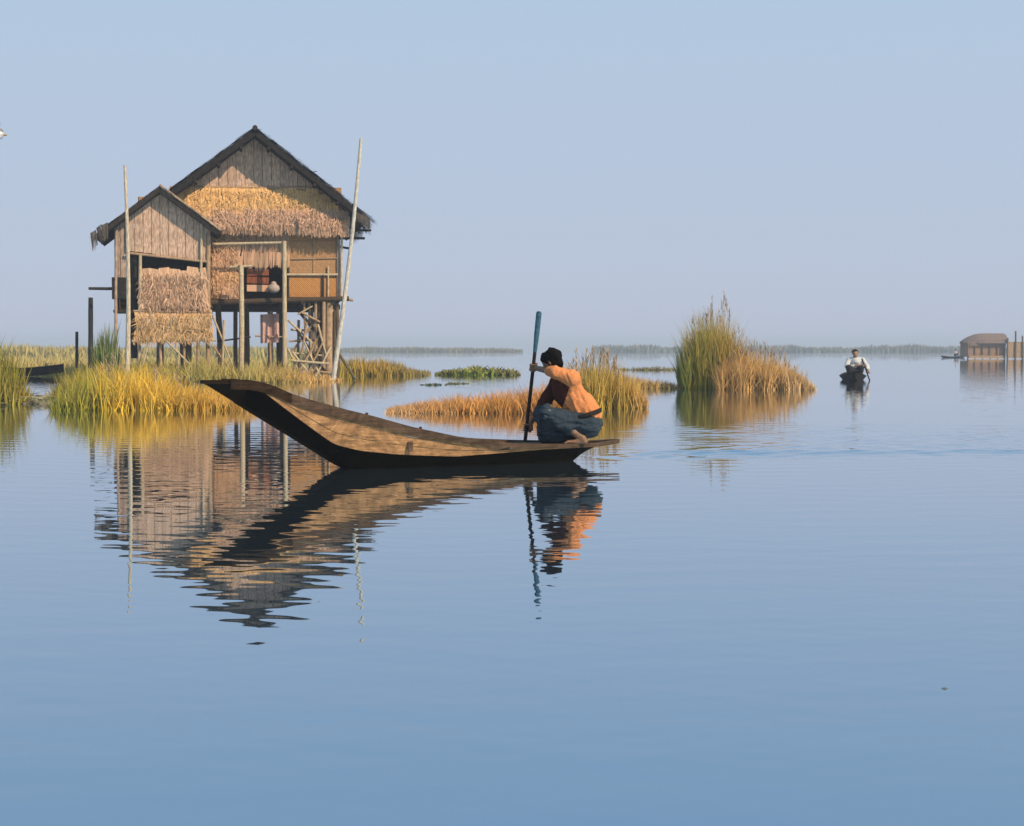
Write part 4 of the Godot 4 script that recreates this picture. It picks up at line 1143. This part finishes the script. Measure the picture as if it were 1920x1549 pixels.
# ---------------------------------------------------------------- the paddler and the paddle
func paddler() -> void:
	var o := thing("person", "person with dark hair in an orange shirt squatting on the canoe's stern and paddling", "person", Vector3(0.572, 0.188, -16.000))
	var pd := thing("paddle", "long dark paddle with blue painted upper end held upright by the squatting paddler", "paddle", Vector3(0.572, 0.188, -16.000))
	var p_top := Vector3(-0.279, 1.421, -0.160)
	var p_mid := Vector3(-0.324, 0.983, -0.200)
	var p_low := Vector3(-0.438, -0.079, -0.320)
	var ax := (p_low - p_top).normalized()
	var m := MB.new()
	m.tube([p_mid - ax * 0.02, p_mid.lerp(p_low, 0.5), p_low + ax * 0.18], [0.020, 0.021, 0.021], 10)
	obj("shaft", m, mat(lin(0.045, 0.026, 0.016), 0.6, "grain", 2.0), pd)
	m = MB.new()
	m.tube([p_top, p_top + ax * 0.02, p_top.lerp(p_mid, 0.55), p_mid], [0.020, 0.032, 0.030, 0.022], 10)
	obj("painted_end", m, mat(lin(0.06, 0.15, 0.22), 0.45, "blotch", 3.0), pd)
	m = MB.new()
	var bb := Basis(Vector3.UP.cross(ax).normalized(), -ax, Vector3.UP.cross(ax).normalized().cross(-ax))
	m.ball(p_low + ax * 0.42, Vector3(0.02, 0.28, 0.075), Color.WHITE, 10, 12, bb)
	obj("blade", m, mat(lin(0.06, 0.04, 0.025), 0.6, "grain", 2.0), pd)

	# joints
	var head := Vector3(-0.156, 0.893, 0.020)
	var jaw := Vector3(-0.214, 0.825, 0.050)
	var neck := Vector3(-0.058, 0.755, 0.000)
	var chest := Vector3(-0.001, 0.630, 0.000)
	var waist := Vector3(0.188, 0.401, 0.000)
	var pelv := Vector3(0.240, 0.229, 0.000)
	var sh_n := Vector3(0.055, 0.702, 0.170)
	var sh_f := Vector3(-0.064, 0.672, -0.170)
	var el_n := Vector3(-0.115, 0.769, 0.170)
	var wr_n := Vector3(-0.291, 0.794, -0.100)
	var el_f := Vector3(-0.248, 0.381, -0.220)
	var wr_f := Vector3(-0.363, 0.217, -0.260)
	var hp_n := Vector3(0.241, 0.194, 0.100)
	var hp_f := Vector3(0.228, 0.196, -0.100)
	var kn_n := Vector3(-0.199, 0.333, 0.150)
	var kn_f := Vector3(-0.250, 0.316, -0.120)
	var an_n := Vector3(0.175, 0.067, 0.170)
	var an_f := Vector3(0.085, 0.039, -0.120)
	var toe_n := Vector3(0.016, 0.029, 0.190)
	var toe_f := Vector3(-0.053, 0.009, -0.130)
	var grip_n := p_top + ax * (Vector3(-0.324, 0.810, -0.200) - p_top).dot(ax)
	var grip_f := p_top + ax * (Vector3(-0.415, 0.150, -0.300) - p_top).dot(ax)
	wr_n = grip_n + (el_n - grip_n).normalized() * 0.085
	wr_f = grip_f + (el_f - grip_f).normalized() * 0.085

	var torso := [[chest, neck, 0.12, 0.062, 0.05], [chest.lerp(waist, 0.3) + Vector3(-0.06, -0.02, -0.02), waist + Vector3(-0.06, 0.0, 0), 0.11, 0.11, 0.06], [sh_n, sh_f, 0.068, 0.068, 0.07], [chest + Vector3(0, 0, 0.06), waist + Vector3(0, 0, 0.05), 0.105, 0.095, 0.06], [chest - Vector3(0, 0, 0.06), waist - Vector3(0, 0, 0.05), 0.105, 0.095, 0.06], [waist, pelv, 0.11, 0.125, 0.06]]
	var arms := [[sh_n, el_n, 0.060, 0.046, 0.03], [el_n, wr_n, 0.043, 0.029, 0.02], [sh_f, el_f, 0.058, 0.044, 0.03], [el_f, wr_f, 0.042, 0.029, 0.02]]
	var legs := [[pelv, hp_n, 0.12, 0.11, 0.05], [pelv, hp_f, 0.12, 0.11, 0.05], [hp_n, kn_n, 0.092, 0.062, 0.03], [hp_f, kn_f, 0.092, 0.062, 0.03], [kn_n, an_n, 0.056, 0.038, 0.02], [kn_f, an_f, 0.056, 0.038, 0.02]]
	var feet := [[an_n, an_n + Vector3(0.03, -0.03, 0), 0.036, 0.034, 0.02], [an_n + Vector3(0.02, -0.035, 0), toe_n, 0.032, 0.020, 0.02], [an_f, an_f + Vector3(0.03, -0.03, 0), 0.036, 0.034, 0.02], [an_f + Vector3(0.02, -0.035, 0), toe_f, 0.032, 0.020, 0.02]]
	var skin_m := mat(lin(0.30, 0.155, 0.085), 0.55, "blotch", 4.0)
	skin_m.metallic_specular = 0.4
	var body := MB.new()
	var face := (jaw - head).normalized()
	skin(body, [[neck, head + Vector3(0.02, -0.03, 0), 0.055, 0.055, 0.03], [head, head + Vector3(0.025, 0.015, 0), 0.088, 0.090, 0.03]] + torso + arms + legs + feet, 0.014)
	# the head on a finer grid: skull, jaw, brow, nose, chin, ears
	var side := Vector3(0, 0, 1)
	var fwd := Vector3(-0.78, -0.50, -0.30).normalized()
	var upw := (Vector3.UP - fwd * fwd.y).normalized()
	side = fwd.cross(upw).normalized()
	var hb := [[head + fwd * 0.015, head - fwd * 0.025 + upw * 0.01, 0.083, 0.088, 0.03], [head + fwd * 0.035 - upw * 0.06, head + fwd * 0.055 - upw * 0.085, 0.055, 0.038, 0.04],
		[head + fwd * 0.085 + upw * 0.0, head + fwd * 0.112 - upw * 0.035, 0.010, 0.014, 0.012], [head + fwd * 0.078 + upw * 0.025 + side * 0.03, head + fwd * 0.078 + upw * 0.025 - side * 0.03, 0.014, 0.014, 0.012],
		[head + fwd * 0.088 - upw * 0.062 + side * 0.016, head + fwd * 0.088 - upw * 0.062 - side * 0.016, 0.010, 0.010, 0.008]]
	for s in [-1.0, 1.0]:
		hb.append([head + side * 0.084 * s - upw * 0.005, head + side * 0.088 * s - upw * 0.045 - fwd * 0.004, 0.016, 0.011, 0.006])
	skin(body, hb, 0.006)
	for g in [[wr_n, grip_n, 1.0], [wr_f, grip_f, -1.0]]:
		skin(body, grip_bones(g[0], g[1], -ax, 0.022, g[2]), 0.0045)
	# toes
	for t in [[an_n, toe_n], [an_f, toe_f]]:
		var d: Vector3 = (t[1] - t[0]).normalized()
		var tb := []
		for k in 5:
			var z := (k - 2) * 0.017
			tb.append([t[1] + Vector3(0, 0.002, z), t[1] + d * (0.034 - 0.004 * absf(k - 1.0)) + Vector3(0, -0.004, z * 1.1), 0.0105, 0.0085, 0.004])
		skin(body, tb, 0.005)
	obj("body", body, skin_m, o)
	for s in [-1.0, 1.0]:
		var e := MB.new()
		e.ball(head + fwd * 0.083 + upw * 0.005 + side * 0.031 * s, Vector3.ONE * 0.011)
		obj("eye", e, mat(lin(0.05, 0.035, 0.03), 0.2), o)
	# hair
	var hair := MB.new()
	skin(hair, [[head + upw * 0.012 - fwd * 0.01, head - fwd * 0.030 + upw * 0.012, 0.102, 0.107, 0.03], [head - fwd * 0.05 - upw * 0.03, head - fwd * 0.06 - upw * 0.07, 0.07, 0.045, 0.03], [head + fwd * 0.02 + upw * 0.045, head + fwd * 0.045 + upw * 0.04, 0.055, 0.042, 0.03]], 0.007, 0.034, [[head + fwd * 0.03 - upw * 0.03, (fwd * 0.75 - upw * 0.66).normalized()]])
	for k in 300:
		var q := Vector3(rng.randfn(0, 1), rng.randfn(0, 1), rng.randfn(0, 1)).normalized()
		if q.dot(fwd) > 0.35 or q.dot(upw) < -0.45: continue
		var root := head + upw * 0.012 - fwd * 0.015 + q * 0.103
		var down := (-upw * 0.9 - fwd * 0.25 + q * 0.28 + Vector3(rng.randfn(0, 0.3), 0, rng.randfn(0, 0.3))).normalized()
		down = (down - q * down.dot(q) * 0.75).normalized()
		hair.blade(root, down, q.cross(down).normalized(), rng.randf_range(0.03, 0.06), 0.006, q * rng.randf_range(-0.01, 0.012), Color.WHITE, Color.WHITE)
	var hm := mat(lin(0.010, 0.008, 0.008), 0.75, "grain", 8.0)
	hm.metallic_specular = 0.15
	obj("hair", hair, hm, o)
	# shirt: torso and sleeves to the wrist of the near arm, elbow of the far one
	fold = Vector3(13.0, 4.0, 13.0)
	var shirt := MB.new()
	var front := Vector3(-0.001, 0.498, 0.000)
	var fn := Vector3(-1.0, 0.30, 0.0).normalized()
	var sb := []
	for q in torso: sb.append([q[0], q[1], q[2] + 0.026, q[3] + 0.024, q[4]])
	sb[0] = [chest, neck.lerp(chest, 0.25), 0.125, 0.075, 0.05]
	sb[5] = [waist, waist.lerp(pelv, 0.4), 0.128, 0.14, 0.05]
	sb.append([waist.lerp(pelv, 0.2), waist.lerp(pelv, 0.62), 0.15, 0.168, 0.04])
	skin(shirt, sb, 0.011, 0.024, [[front, fn]])
	skin(shirt, [[sh_n, sh_f.lerp(sh_n, 0.3), 0.094, 0.090, 0.06], [sh_n, el_n, 0.084, 0.066, 0.03], [el_n, el_n.lerp(wr_n, 0.35), 0.062, 0.054, 0.02]], 0.012, 0.014)
	obj("shirt", shirt, mat(lin(0.80, 0.29, 0.105), 0.9, "cloth", 7.0, 0.2), o)
	# shirt front and far sleeve, their deep shade painted in as dark maroon
	var shaded_shirt := MB.new()
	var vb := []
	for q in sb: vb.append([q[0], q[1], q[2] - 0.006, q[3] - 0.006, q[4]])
	skin(shaded_shirt, vb, 0.012, 0.016, [[front + Vector3(0.012, 0, 0), -fn]])
	skin(shaded_shirt, [[sh_f, el_f, 0.085, 0.066, 0.04], [el_f, el_f.lerp(wr_f, 0.45), 0.062, 0.052, 0.03]], 0.012, 0.02)
	obj("shaded_shirt", shaded_shirt, mat(lin(0.085, 0.018, 0.012), 0.95, "cloth", 5.0, 0.2), o)
	# dark wrap from waist to shins
	fold = Vector3(5.0, 12.0, 6.0)
	var wrap := MB.new()
	skin(wrap, [[waist.lerp(pelv, 0.55), pelv, 0.142, 0.15, 0.05], [pelv, hp_n, 0.14, 0.128, 0.05], [pelv, hp_f, 0.14, 0.128, 0.05], [hp_n, kn_n, 0.112, 0.08, 0.05], [hp_f, kn_f, 0.112, 0.08, 0.05], [kn_n, kn_n.lerp(an_n, 0.62), 0.078, 0.066, 0.05], [kn_f, kn_f.lerp(an_f, 0.7), 0.078, 0.068, 0.05], [kn_n.lerp(hp_n, 0.4), kn_f.lerp(hp_f, 0.4), 0.07, 0.07, 0.06], [kn_n.lerp(an_n, 0.35), kn_f.lerp(an_f, 0.35), 0.06, 0.06, 0.06], [kn_n + Vector3(0.0, -0.05, -0.06), Vector3(-0.173, 0.117, 0.040), 0.085, 0.10, 0.05], [kn_f + Vector3(0.01, -0.06, 0.04), Vector3(-0.194, 0.077, -0.050), 0.085, 0.10, 0.05], [Vector3(-0.173, 0.099, 0.030), Vector3(0.068, 0.099, 0.020), 0.09, 0.09, 0.05]], 0.012, 0.03)
	obj("wrap_skirt", wrap, mat(lin(0.038, 0.055, 0.074), 0.95, "cloth", 4.0, 0.3), o)
	fold = Vector3(7.0, 5.0, 7.0)
	var belt := MB.new()
	var bc := waist.lerp(pelv, 0.5)
	skin(belt, [[bc + Vector3(0, 0, 0.04), bc - Vector3(0, 0, 0.04), 0.180, 0.180, 0.02]], 0.012, 0.0, [[bc + (waist - pelv).normalized() * 0.022, (waist - pelv).normalized()], [bc - (waist - pelv).normalized() * 0.022, -(waist - pelv).normalized()]])
	obj("belt", belt, mat(lin(0.02, 0.016, 0.014), 0.8, "cloth", 4.0), o)
	var kp := MB.new()
	kp.ball(kn_n + Vector3(0.01, -0.004, 0.062), Vector3(0.052, 0.05, 0.022))
	obj("knee_patch", kp, mat(lin(0.22, 0.24, 0.22), 0.95, "cloth", 5.0), o)

# ---------------------------------------------------------------- distant boats
func small_hull(parent: Node, length: float, w: float, hgt: float, m: Material) -> void:
	# seen from its end: both ends rise to a point
	var mb := MB.new()
	for k in 16:
		var t0 := k / 16.0; var t1 := (k + 1) / 16.0
		var f := func(t: float) -> Array:
			var e := absf(t * 2.0 - 1.0)
			return [Vector3(0, hgt * (0.5 + 0.5 * e * e), (0.5 - t) * length), w * 0.5 * sqrt(maxf(0.02, 1.0 - pow(e, 2.6))), -0.12 + hgt * 0.7 * pow(e, 4.0)]
		var a: Array = f.call(t0); var b: Array = f.call(t1)
		for s in [-1.0, 1.0]:
			var a1: Vector3 = a[0] + Vector3(a[1] * s, 0, 0); var b1: Vector3 = b[0] + Vector3(b[1] * s, 0, 0)
			var a2 := Vector3(a[1] * 0.55 * s, a[2], a[0].z); var b2 := Vector3(b[1] * 0.55 * s, b[2], b[0].z)
			var ii := Vector3(-0.03 * s, 0, 0)
			mb.quad(a1, b1, b2, a2, Vector3(s, -0.2, 0))
			mb.quad(a1 + ii, b1 + ii, b2 + ii + Vector3(0, 0.03, 0), a2 + ii + Vector3(0, 0.03, 0), Vector3(-s, 0, 0))
			mb.quad(a1, b1, b1 + ii, a1 + ii, Vector3.UP)
		mb.quad(Vector3(a[1] * 0.55, a[2], a[0].z), Vector3(b[1] * 0.55, b[2], b[0].z), Vector3(-b[1] * 0.55, b[2], b[0].z), Vector3(-a[1] * 0.55, a[2], a[0].z), Vector3.DOWN)
	obj("hull", mb, m, parent)
	var th := MB.new()
	th.box(Vector3(0, hgt * 0.45, -length * 0.22), Vector3(w * 0.85, 0.03, 0.3))
	obj("thwart", th, m, parent)

func sitter(o: Node3D, base: Vector3, shirt_m: Material, low_m: Material, hair_m: Material, skin_m: Material, cell: float, pad_m: Material) -> void:
	# somebody squatting with both hands forward on a paddle, seen from the front
	var P := func(x, y, z): return base + Vector3(x, y, z)
	var pel: Vector3 = P.call(0, 0.16, -0.05); var che: Vector3 = P.call(0.03, 0.55, 0.05); var nk: Vector3 = P.call(0.02, 0.70, 0.08); var hd: Vector3 = P.call(0.0, 0.86, 0.12)
	var sl: Vector3 = P.call(0.21, 0.62, 0.05); var sr: Vector3 = P.call(-0.17, 0.62, 0.05)
	var elb: Vector3 = P.call(0.34, 0.38, 0.16); var erb: Vector3 = P.call(-0.24, 0.38, 0.2)
	var hl: Vector3 = P.call(0.36, 0.16, 0.36); var hr: Vector3 = P.call(0.22, 0.42, 0.38)
	var kl: Vector3 = P.call(0.17, 0.36, 0.32); var kr: Vector3 = P.call(-0.19, 0.36, 0.32)
	var fl: Vector3 = P.call(0.13, 0.04, 0.24); var fr: Vector3 = P.call(-0.14, 0.04, 0.24)
	var body := MB.new()
	skin(body, [[nk, hd, 0.055, 0.06, 0.02], [hd, hd + Vector3(0, 0.03, -0.01), 0.088, 0.092, 0.03], [hd + Vector3(0, -0.06, 0.04), hd + Vector3(0, -0.075, 0.055), 0.05, 0.042, 0.03], [hd + Vector3(0, 0.0, 0.09), hd + Vector3(0, -0.03, 0.105), 0.012, 0.015, 0.015],
		[che, nk, 0.12, 0.06, 0.05], [sl, sr, 0.065, 0.065, 0.05], [che, pel, 0.13, 0.14, 0.05], [sl, elb, 0.055, 0.042, 0.02], [elb, hl, 0.04, 0.032, 0.02], [sr, erb, 0.055, 0.042, 0.02], [erb, hr, 0.04, 0.032, 0.02],
		[pel, kl, 0.11, 0.065, 0.04], [pel, kr, 0.11, 0.065, 0.04], [kl, fl, 0.06, 0.042, 0.02], [kr, fr, 0.06, 0.042, 0.02], [fl, fl + Vector3(0.02, -0.02, 0.12), 0.035, 0.025, 0.02], [fr, fr + Vector3(-0.02, -0.02, 0.12), 0.035, 0.025, 0.02]], cell)
	for g in [[elb, hl, 1.0], [erb, hr, -1.0]]:
		skin(body, grip_bones(g[0].lerp(g[1], 0.75), g[1], Vector3(-0.2, 1.0, 0.1).normalized(), 0.02, g[2]), minf(cell, 0.008))
	obj("body", body, skin_m, o)
	var sh := MB.new()
	skin(sh, [[che, nk.lerp(che, 0.3), 0.137, 0.085, 0.05], [sl, sr, 0.08, 0.08, 0.05], [che, pel.lerp(che, 0.3), 0.147, 0.155, 0.05], [sl, elb, 0.075, 0.062, 0.02], [elb, elb.lerp(hl, 0.4), 0.06, 0.054, 0.02], [sr, erb, 0.075, 0.062, 0.02], [erb, erb.lerp(hr, 0.4), 0.06, 0.054, 0.02]], cell, 0.012)
	obj("shirt", sh, shirt_m, o)
	var lo := MB.new()
	skin(lo, [[pel, pel + Vector3(0, 0.06, 0), 0.16, 0.155, 0.04], [pel, kl, 0.13, 0.085, 0.05], [pel, kr, 0.13, 0.085, 0.05], [kl, kl.lerp(fl, 0.8), 0.08, 0.07, 0.04], [kr, kr.lerp(fr, 0.8), 0.08, 0.07, 0.04], [kl.lerp(fl, 0.4), kr.lerp(fr, 0.4), 0.06, 0.06, 0.05]], cell, 0.012)
	obj("trousers", lo, low_m, o)
	var ha := MB.new()
	skin(ha, [[hd + Vector3(0, 0.035, -0.015), hd + Vector3(0, 0.05, -0.03), 0.096, 0.09, 0.02], [hd + Vector3(0, 0.0, -0.05), hd + Vector3(0, -0.04, -0.05), 0.07, 0.05, 0.02]], cell, 0.008)
	obj("hair", ha, hair_m, o)
	var pd := MB.new()
	var d := Vector3(-0.2, 1.0, 0.1).normalized()
	pd.tube([hr + d * 0.25, hl - d * 0.45], [0.02, 0.02], 8)
	var po := thing("paddle", "short paddle in the hands of the %s" % ("boatman far off in a white shirt" if cell < 0.03 else "person in the tiny boat beside the hut"), "paddle", o.position, o.rotation.y)
	po.scale = o.scale
	obj("shaft", pd, pad_m, po)
	var bl := MB.new()
	bl.ball(hl - d * 0.62, Vector3(0.07, 0.22, 0.015), Color.WHITE, 8, 10, Basis(Vector3(0, 0, 1), -0.2))
	obj("blade", bl, pad_m, po)

func far_boats() -> void:
	var darkwood := mat(lin(0.03, 0.02, 0.014), 0.7, "length_grain", 1.0)
	var white := mat(lin(0.72, 0.70, 0.68), 0.9, "cloth", 4.0)
	var navy := mat(lin(0.035, 0.035, 0.045), 0.9, "cloth", 4.0)
	var black := mat(lin(0.012, 0.012, 0.014), 0.6, "blotch", 4.0)
	var skin_m := mat(lin(0.28, 0.15, 0.09), 0.6)
	var at := Vector3(13.465, 0.000, -59.004)
	var b := thing("distant_canoe", "narrow dark canoe seen end on, far out on the open water", "canoe", at, -0.20)
	small_hull(b, 3.8, 1.05, 0.30, darkwood)
	var p := thing("person", "person in a white shirt with dark hair sitting in the end-on canoe far out", "person", at, -0.16)
	p.scale = Vector3(1.35, 1.08, 1.2)
	sitter(p, Vector3(0.0, 0.12, 0.9), white, navy, black, skin_m, 0.02, darkwood)
	at = Vector3(62.081, 0.000, -210.331)
	b = thing("tiny_boat", "tiny low boat at the edge of the far shore, left of the brown hut", "canoe", at, 1.35)
	small_hull(b, 3.2, 0.8, 0.35, darkwood)
	p = thing("person", "tiny figure in a pale pink shirt aboard the boat beside the brown hut", "person", at, 0.5)
	sitter(p, Vector3(0.3, 0.2, 0.1), mat(lin(0.62, 0.48, 0.48), 0.9, "cloth", 4.0), navy, black, skin_m, 0.035, darkwood)

# ---------------------------------------------------------------- the brown hut at the right edge
func far_hut() -> void:
	var at := Vector3(59.387, 0.000, -186.955)
	var s := -at.z / 2800.0          # metres per photo pixel there
	var h := thing("floating_hut", "brown thatched hut standing in the water at the right edge", "hut", at)
	var wall := mat(lin(0.48, 0.30, 0.21), 0.9, "weave", 1.5, 0.8)
	var lit := mat(lin(0.62, 0.42, 0.27), 0.9, "weave", 0.8, 0.8)
	var roofm := mat(lin(0.27, 0.19, 0.155), 0.95, "blotch", 1.2, 1.0)
	var dk := mat(lin(0.22, 0.16, 0.12), 0.9, "grain", 1.0)
	var th := mat(lin(0.24, 0.165, 0.125), 0.95, "", 1.0, 0.0, true)
	var x0 := -36.0 * s; var x1 := 34.0 * s
	var m := MB.new()
	m.box(Vector3((x0 + x1) * 0.5, 17.0 * s, -1.6), Vector3(x1 - x0, 26.0 * s, 3.0))
	obj("wall", m, wall, h)
	m = MB.new()
	m.box(Vector3((x0 + x1) * 0.5, 3.6 * s, 0.1), Vector3((x1 - x0) * 0.96, 5.0 * s, 0.2))
	obj("deck_edge", m, lit, h)
	# rounded thatch roof: rings of a barrel that falls away on the left
	m = MB.new()
	var ring := func(t: float) -> Array:
		var pts := []
		var low := clampf(1.0 - pow(clampf((0.5 - t) / 0.5, 0, 1), 2.2), 0.0, 1.0)
		for k in 9:
			var an := PI * k / 8.0
			pts.append(Vector3(lerpf(x0 - 4.0 * s, x1 + 4.0 * s, t), 29.0 * s + sin(an) * 19.0 * s * (0.25 + 0.75 * low), -1.6 + cos(an) * 2.0 * (0.5 + 0.5 * low)))
		return pts
	for k in 12:
		var a: Array = ring.call(k / 12.0); var b2: Array = ring.call((k + 1) / 12.0)
		for q in 8:
			m.quad(a[q], a[q + 1], b2[q + 1], b2[q], Vector3(0, a[q].y - 28.0 * s, a[q].z + 1.6))
	for e in [0.0, 1.0]:
		var a: Array = ring.call(e)
		for q in range(1, 8): m.tri(a[0], a[q], a[q + 1], Vector3(-1 if e == 0.0 else 1, 0, 0), Color.WHITE)
	obj("roof", m, roofm, h)
	for q in 12:
		obj("thatch_panel", thatch_meshes[q % 5], th, h, Transform3D(Basis(Vector3(0.5, 0, 0), Vector3(0, 0.55, 0), Vector3(0, 0, 0.3)), Vector3(lerpf(x0, x1, (q + 0.5) / 12.0), 33.0 * s, 0.12)))
	for k in 6:
		var x := lerpf(x0, x1, k / 5.0)
		bar(h, "stilt", Vector3(x, -0.5, 0.02), Vector3(x, 28.0 * s, 0.02), 0.07, 0.06, dk)
	# woven fence on poles that runs out of the frame
	var f := thing("bamboo_fence", "pale woven bamboo fence on poles running off the right edge", "fence", at + Vector3(38.0 * s, 0, 0.4))
	for k in 7:
		m = MB.new()
		m.box(Vector3((6.0 + 14.0 * k) * s, 17.0 * s, 0), Vector3(13.0 * s, 30.0 * s, 0.05))
		obj("fence_panel", m, lit, f)
		bar(f, "fence_post", Vector3((-1.0 + 14.0 * k) * s, -0.5, 0.08), Vector3((-1.0 + 14.0 * k) * s + rng.randfn(0, 0.05), (52.0 if k == 1 else 38.0 + 6.0 * rng.randf()) * s, 0.08), 0.12, 0.10, dk)

# ---------------------------------------------------------------- a gull and a twig
func small_things() -> void:
	var g := thing("gull", "grey and white gull flying at the left edge of the sky", "bird", Vector3(-3.917, 2.751, -11.000), 0.0)
	var grey := mat(lin(0.30, 0.29, 0.30), 0.8, "blotch", 6.0)
	var whitem := mat(lin(0.80, 0.78, 0.78), 0.8, "blotch", 6.0)
	var m := MB.new()
	skin(m, [[Vector3(-0.12, 0, 0), Vector3(0.06, 0.0, 0), 0.045, 0.06, 0.03], [Vector3(0.06, 0, 0), Vector3(0.16, 0.02, 0), 0.05, 0.04, 0.03], [Vector3(-0.12, 0, 0), Vector3(-0.22, 0.01, 0), 0.04, 0.02, 0.03]], 0.008)
	obj("body", m, whitem, g)
	m = MB.new()
	skin(m, [[Vector3(-0.10, 0.022, 0), Vector3(0.06, 0.026, 0), 0.034, 0.045, 0.03], [Vector3(0.06, 0.026, 0), Vector3(0.165, 0.035, 0), 0.042, 0.032, 0.03]], 0.008)
	obj("grey_back", m, grey, g)
	m = MB.new()
	m.tube([Vector3(0.19, 0.018, 0), Vector3(0.225, 0.012, 0)], [0.011, 0.003], 6)
	obj("beak", m, mat(lin(0.4, 0.22, 0.05), 0.6), g)
	for s in [-1.0, 1.0]:
		m = MB.new()
		var pts := [Vector3(0.05, 0.04, 0.04 * s), Vector3(0.10, 0.13, 0.22 * s), Vector3(0.0, 0.10, 0.46 * s)]
		var wid := [0.13, 0.12, 0.02]
		for k in 2:
			for e in [0.0, 0.008]:
				m.quad(pts[k] + Vector3(0, e, 0), pts[k + 1] + Vector3(0, e, 0), pts[k + 1] + Vector3(-wid[k + 1], e - 0.01, 0), pts[k] + Vector3(-wid[k], e - 0.01, 0), Vector3(0, 1 if e > 0.0 else -1, 0))
		obj("wing", m, grey, g)
	m = MB.new()
	m.quad(Vector3(-0.20, 0.015, 0.02), Vector3(-0.32, 0.02, 0.05), Vector3(-0.32, 0.02, -0.05), Vector3(-0.20, 0.015, -0.02), Vector3.UP)
	m.quad(Vector3(-0.20, 0.010, 0.02), Vector3(-0.32, 0.013, 0.05), Vector3(-0.32, 0.013, -0.05), Vector3(-0.20, 0.010, -0.02), Vector3.DOWN)
	obj("tail", m, whitem, g)
	var t := MB.new()
	t.tube([Vector3(-0.011, -0.001, 0), Vector3(0, 0.001, 0.004), Vector3(0.011, -0.001, 0)], [0.003, 0.005, 0.002], 6)
	var o := obj("floating_twig", t, mat(lin(0.12, 0.14, 0.15), 0.8), null, Transform3D(Basis.IDENTITY, Vector3(1.532, 0.000, -5.241)))
	tag(o, "tiny dark twig floating alone on the open water, lower right", "twig")
